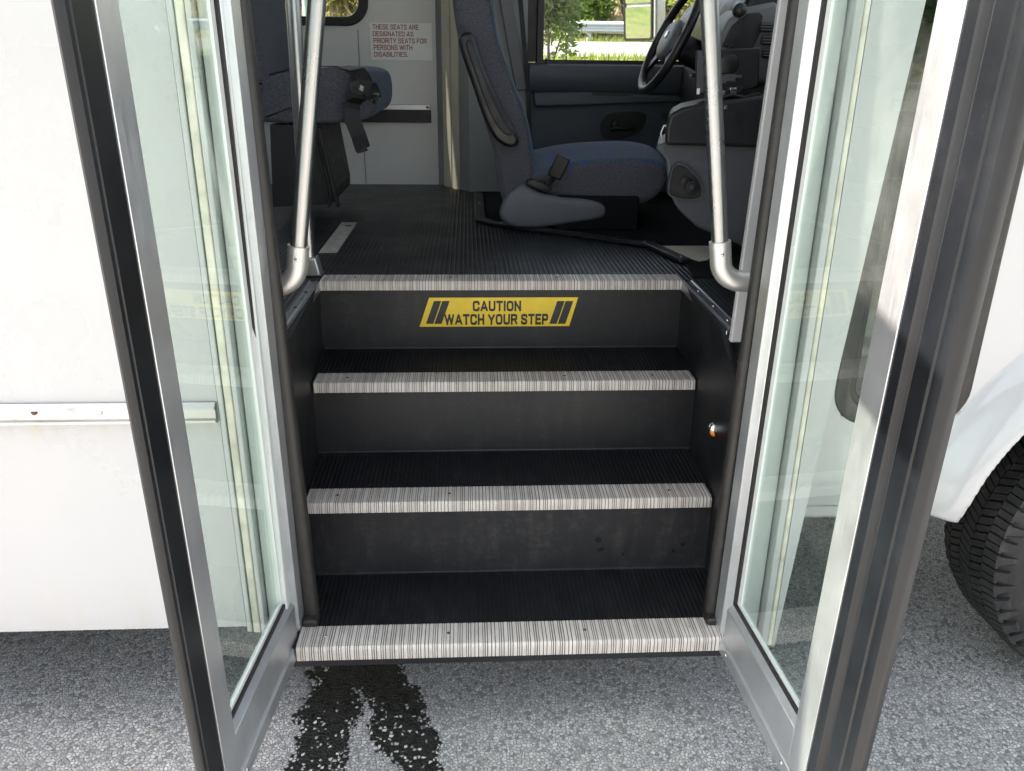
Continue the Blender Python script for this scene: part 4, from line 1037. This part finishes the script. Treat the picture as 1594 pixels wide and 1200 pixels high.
dv /= np.linalg.norm(dv); sdv = np.cross(dv, (0, 1, 0)); sdv /= np.linalg.norm(sdv)
mb = MB(); mb.obox((b_top+b_bot)/2, dv*.040, sdv*.024, np.array([0, .011, 0])); mb.build('belt_buckle', M['box_black'], ds, bevel=.006, seg=3)
MB().tube([b_bot, at(856, 284, y=SY-.035), at(848, 290, y=SY-.02)], [.010, .008, .010], 12).build('buckle_stalk', M['ink'], ds, smooth=60)
MB().tube([at(832, 283, y=SY-.03), at(845, 278, y=SY-.035), at(858, 288, y=SY-.035), at(852, 296, y=SY-.03)], .005, 8).build('belt_lead', M['belt'], ds, smooth=60)
MB().box(at(850, 350, y=SY)[0]+.03, .505, SY-.02, SY+.42, FZ+.005, .70).build('pedestal', M['dark_carpet'], ds, bevel=.006)
sp_ = [at(a_, b_, y=SY+.035) for a_, b_ in ((766, -20), (770, 10), (778, 62), (798, 120), (818, 170), (829, 215), (834, 258))]
MB().tube([np.array(p)+np.array((-.012, -.036, 0)) for p in sp_], .0032, 8).build('seam_piping', M['fabric_top'], ds, smooth=60)

# ------------------------------------------------------------------ passenger seat
ps = empty('passenger_seat', None)
tag(ps, 'grey cloth passenger seat below the window with the wall notice', 'seat')
PY = 1.55
cu = outl([(404, 150), (410, 124), (440, 113), (490, 106), (545, 105), (571, 110), (583, 122), (587, 150), (583, 174), (568, 186), (530, 191), (470, 192), (415, 190), (406, 178)], PY)
mb = MB(); pillow(mb, cu, XZ, PY, PY+.62, .016, 6, fan=True); cs_ = mb.build('cushion', [M['fabric_side'], M['fabric_top']], ps, smooth=80)
for p in cs_.data.polygons:
    if p.normal.x > .45 and p.normal.y > -.7: p.material_index = 1
bk = outl([(418, 140), (414, 112), (404, 85), (394, 40), (386, -20), (380, -120), (340, -130), (330, 0), (345, 90), (370, 150)], PY)
mb = MB(); pillow(mb, bk, XZ, PY, PY+.60, .03); mb.build('backrest', M['fabric_side'], ps, smooth=80)
# pedestal frame: a dark side plate and a sloping front leg
MB().prism([(p[0], p[2]) for p in [at(a_, b_, y=PY+.03) for a_, b_ in ((420, 194), (494, 194), (516, 300), (516, 318), (425, 322))]], lambda u, v, s: (u, PY+.03+.5*s, max(FZ+.002, v))).build('seat_box', M['ink'], ps)
a_, b_ = at(497, 200, y=PY+.02), at(527, 322, y=PY+.02)
d_ = np.array([b_[0]-a_[0], 0, b_[2]-a_[2]])
MB().obox((a_+b_)/2, d_/2, np.array([0, .012, 0]), np.array([.006, 0, .002])).build('front_leg', M['box_black'], ps, bevel=.003)
a2, b2 = a_+(-.018, .0, 0), b_+(-.03, 0, 0)
MB().obox((a2+b2)/2, (b2-a2)/2, np.array([0, .010, 0]), np.array([.004, 0, .001])).build('front_leg', M['black_plastic'], ps)
MB().lathe([(0, .004), (.012, .003), (.014, 0)], (b_[0]+.03, PY+.02, FZ+.001), (0, 0, 1), 14).build('floor_bolt', M['rust'], ps, smooth=True)
# seat belts lying over the cushion edge
sbt = empty('seat_belt', None)
tag(sbt, 'black lap belts with a metal tongue lying over the front of the passenger seat', 'seat belt')
def belt(pts, w_, y_, name='webbing', wd=(0, 1, 0)):
    P = [at(a, b, y=y) for (a, b), y in zip(pts, y_)]
    Q = [p for i in range(len(P)-1) for p in [P[i]+(P[i+1]-P[i])*t for t in (0, .33, .66)]]+[P[-1]]
    return MB().strap(Q, wd, w_, .003).build(name, M['belt'], sbt)
belt([(425, 115), (470, 103), (520, 103), (548, 106), (562, 118), (566, 140)], .060, [1.62, 1.60, 1.60, 1.60, 1.57, 1.53])
belt([(500, 106), (535, 104), (556, 108), (568, 125), (561, 150), (549, 162), (548, 185), (558, 210), (565, 232)], .055, [1.66, 1.58, 1.54, 1.50, 1.49, 1.50, 1.49, 1.49, 1.50], wd=(.8, .5, .1))
belt([(530, 104), (555, 105), (568, 115), (576, 128), (582, 140), (584, 150)], .045, [1.72, 1.66, 1.60, 1.55, 1.53, 1.52], wd=(.7, .6, 0))
belt([(545, 106), (560, 116), (571, 132), (572, 150), (580, 155)], .018, [1.60, 1.55, 1.51, 1.50, 1.50], wd=(.6, .7, .2))
p = at(584.5, 153, y=1.50); ring(MB(), rrect(-.011, .011, -.017, .017, .004), rrect(-.006, .006, -.003, .010, .002), lambda u, v, s: (p[0]+u+.1*v, 1.498+.004*s, p[2]+v)).build('tongue', M['chrome'], sbt)
p = at(553, 138, y=1.49)
MB().obox(p, (.017, 0, .006), (0, .008, 0), (-.008, 0, .024)).build('buckle', M['box_black'], sbt, bevel=.004)
p = at(563, 137, y=1.478); MB().obox(p, (.006, 0, -.003), (0, .002, 0), (.002, 0, .008)).build('adjuster', M['screw'], sbt)
p = at(563, 233, y=1.5); MB().obox(p, (.018, 0, .005), (0, .004, 0), (-.003, 0, .008)).build('belt_end', M['box_black'], sbt, bevel=.002)

# ------------------------------------------------------------------ wing mirror
wm = part('side_mirror', bus); c_m = (at(970, 12, y=2.82)+at(1018, 58, y=2.82))/2+(.0, 0, .08)
nm = np.array([-.80, -.58, -.10]); nm /= np.linalg.norm(nm); tm_ = np.cross((0, 0, 1), nm); tm_ /= np.linalg.norm(tm_); um = np.cross(nm, tm_)
def onm(u, v, o): return c_m+tm_*u+um*v+nm*o
MB().prism(rrect(-.105, .105, -.165, .17, .03), lambda u, v, s: onm(u, v, 0) if s == 0 else onm(u*.8, v*.85, -.09)).build('mirror_housing', M['paint_plain'], wm, bevel=.012, seg=3)
MB().prism(rrect(-.092, .075, -.15, -.01, .012), lambda u, v, s: onm(u, v, .0015+.003*s)).build('mirror_pane', M['mirror_glass'], wm)
MB().prism(rrect(-.092, .075, .005, .155, .012), lambda u, v, s: onm(u, v, .0015+.003*s)).build('mirror_pane', M['mirror_glass'], wm)
ring(MB(), rrect(-.100, .082, -.16, .162, .018), rrect(-.090, .073, -.148, .152, .012), lambda u, v, s: onm(u, v, .001+.005*s)).build('mirror_bezel', M['black_plastic'], wm)
MB().tube([onm(.06, -.15, -.04), onm(.06, -.24, -.05), (.85, 2.5, c_m[2]-.36)], .014, 12).build('mirror_arm', M['black_plastic'], wm, smooth=60)

# ------------------------------------------------------------------ beyond the bus
def rod(mb, p, q, r0, r1, seg=7): mb.tube([p, (np.array(p)+np.array(q))/2+rng.normal(0, r0*.6, 3), q], [r0, (r0+r1)/2, r1], seg)
def foliage(mb, centre, rad, n, size, clumps=10, up=.5):
    cen = np.array(centre); rad = np.array(rad)
    cl = [cen+rad*.8*(lambda v: v/np.linalg.norm(v)*rng.random()**.45)(rng.normal(size=3)) for _ in range(clumps)]
    for i in range(n):
        c = cl[rng.integers(clumps)]; p = c+rng.normal(0, 1, 3)*rad*.20
        a = rng.normal(size=3); a[2] *= .6; a /= np.linalg.norm(a); b = np.cross(a, rng.normal(size=3)); b /= np.linalg.norm(b)
        s = size*rng.uniform(.6, 1.4)
        mb.add([p-a*s, p+b*s*.42, p+a*s, p-b*s*.42], [(0, 1, 2, 3)])
    return cl
def bush(name, x, y, h, r, leaf, label, n=1400, size=.06, group=None, stems=5, cat='bush', lift=.5, clumps=14):
    z = hz(x, y); e = empty(name, None, (x, y, z)); e['_o'] = (x, y, z)
    mb = MB(); cl = foliage(mb, (x, y, z+h*lift), (r, r, h*.5), n, size, clumps); mb.build('crown', leaf, e)
    mb = MB()
    for i in range(stems):
        a = rng.random()*6.28; b = (x+r*.12*math.cos(a), y+r*.12*math.sin(a), z-.05); t = cl[i % len(cl)]
        rod(mb, b, t, .009*h if cat == 'bush' else .013, .004)
    mb.build('stem', M['bark'], e, smooth=60); tag(e, label, cat, group); del e['_o']; return e
gd = 'bushes and saplings beyond the bus'
def atY(px, Y): 
    p = at(px, 60, y=Y); return p[0]
bush('sapling', atY(853, 7.6), 7.6, 1.5, .30, M['leaf_grey'], 'grey-green sapling with thin stems just outside the driver window', 3200, .038, gd, 4, 'sapling', .55, 22)
bush('sapling', atY(878, 8.0), 8.0, 1.5, .26, M['leaf_green'], 'green sapling with broader leaves in front of the guardrail end', 1900, .042, gd, 2, 'sapling', .55, 18)
bush('bush', atY(923, 25.4), 25.4, 2.3, 1.0, M['leaf_green'], 'rounded green bush right behind the guardrail', 1800, .12, gd)
bush('bush', atY(890, 26.6), 26.6, 1.9, .9, M['leaf_green'], 'low green bush behind the guardrail, next to the saplings', 1500, .12, gd)
bush('bush', atY(975, 26.2), 26.2, 3.6, .9, M['leaf_green'], 'tall bright green bush showing beside the wing mirror', 1900, .12, gd)
bush('bush', atY(1065, 24.8), 24.8, 4.4, 1.3, M['leaf_yellow'], 'yellow-green bush seen through the steering wheel', 2600, .14, gd)
bush('bush', atY(835, 29), 29, 3.4, 1.4, M['leaf_green'], 'green bush far up the slope at the rear edge of the driver window', 1700, .14, gd)
bush('bush', atY(1012, 27), 27, 2.2, .8, M['leaf_dry'], 'brown leafless bush behind the mirror arm', 1500, .10, gd)
bush('bush', atY(450, 30), 30, 2.6, 1.1, M['leaf_yellow'], 'yellow-green bush in the passenger window at its left', 1500, .14, gd)
bush('bush', atY(540, 27.5), 27.5, 2.4, 1.0, M['leaf_yellow'], 'yellow-green bush in the passenger window near its rounded corner', 1500, .13, gd)
# dry scrub on the slope and grass on the verge: nobody could count it
mb = MB()
for i in range(9000):
    x = rng.uniform(-16, 22); y = rng.uniform(24.8, 44); z = hz(x, y)+rng.uniform(0, .5); s = rng.uniform(.08, .28)
    a = np.array([rng.normal(0, .5), rng.normal(0, .3), 1.0]); a /= np.linalg.norm(a); b = np.cross(a, (0, 1, 0)); b /= np.linalg.norm(b)
    p = np.array([x, y, z]); mb.add([p-b*.03, p+b*.03, p+a*s*2], [(0, 1, 2)])
tag(mb.build('dry_scrub', M['leaf_dry']), 'dry brown scrub covering the slope beyond the road', 'scrub', kind='stuff')
mb = MB()
for i in range(9000):
    x = rng.uniform(-6, 9); y = rng.uniform(6.5, 12.1) if i % 4 else rng.uniform(22.8, 24.2); z = hz(x, y); s = rng.uniform(.05, .14)*(1.6 if y > 20 else 1)
    a = np.array([rng.normal(0, .4), rng.normal(0, .4), 1.0]); b = np.array([rng.normal(), rng.normal(), 0]); b /= np.linalg.norm(b)
    p = np.array([x, y, z]); mb.add([p-b*.012, p+b*.012, p+a*s], [(0, 1, 2)])
tag(mb.build('grass', M['grass_blade']), 'sunlit grass along both verges of the road', 'grass', kind='stuff')
# guardrail
gr = empty('guardrail', None, (4, 23.4, 1.6)); tag(gr, 'steel crash barrier along the far side of the sunlit road', 'guardrail'); gr['_o'] = (4, 23.4, 1.6)
gx0, gx1, gy, gzc = atY(878, 23.4), 30, 23.4, 2.02
Pg = [(0, .155), (-.04, .13), (-.075, .10), (-.075, .06), (-.01, .02), (-.01, -.02), (-.075, -.06), (-.075, -.10), (-.04, -.13), (0, -.155), (.008, -.155), (-.03, -.125), (-.067, -.095), (-.067, -.062), (-.002, -.022), (-.002, .022), (-.067, .062), (-.067, .095), (-.03, .125), (.008, .155)]
MB().prism(Pg, lambda u, v, s: (gx0 if s == 0 else gx1, gy+u, gzc+v)).build('barrier_beam', M['galv'], gr)
for x in np.arange(gx0+.7, gx1, 1.9): MB().box(x-.05, x+.05, gy+.01, gy+.14, 1.55, 2.14).build('post', M['galv'], gr)
del gr['_o']
# roadside post seen in the passenger window
px_ = atY(482, 11.5); e = MB().tube([(px_, 11.5, hz(0, 11.5)-.1), (px_, 11.5, 4.6)], .07, 14); o = e.build('roadside_post', M['pole_paint'], smooth=60)
tag(o, 'pale blue-grey post outside the passenger window', 'post')
# wooded edge of the lot behind the photographer: what the door glass and the steel reflect
mb = MB()
for i in range(60):
    x = rng.uniform(-70, 70); y = rng.uniform(-62, -45); h = rng.uniform(7, 13)
    foliage(mb, (x, y, h*.5), (3.6, 3.0, h*.5), 170, .7, 9)
tag(mb.build('treeline', M['leaf_green']), 'wooded edge of the parking lot reflected in the glass', 'woods', kind='stuff')
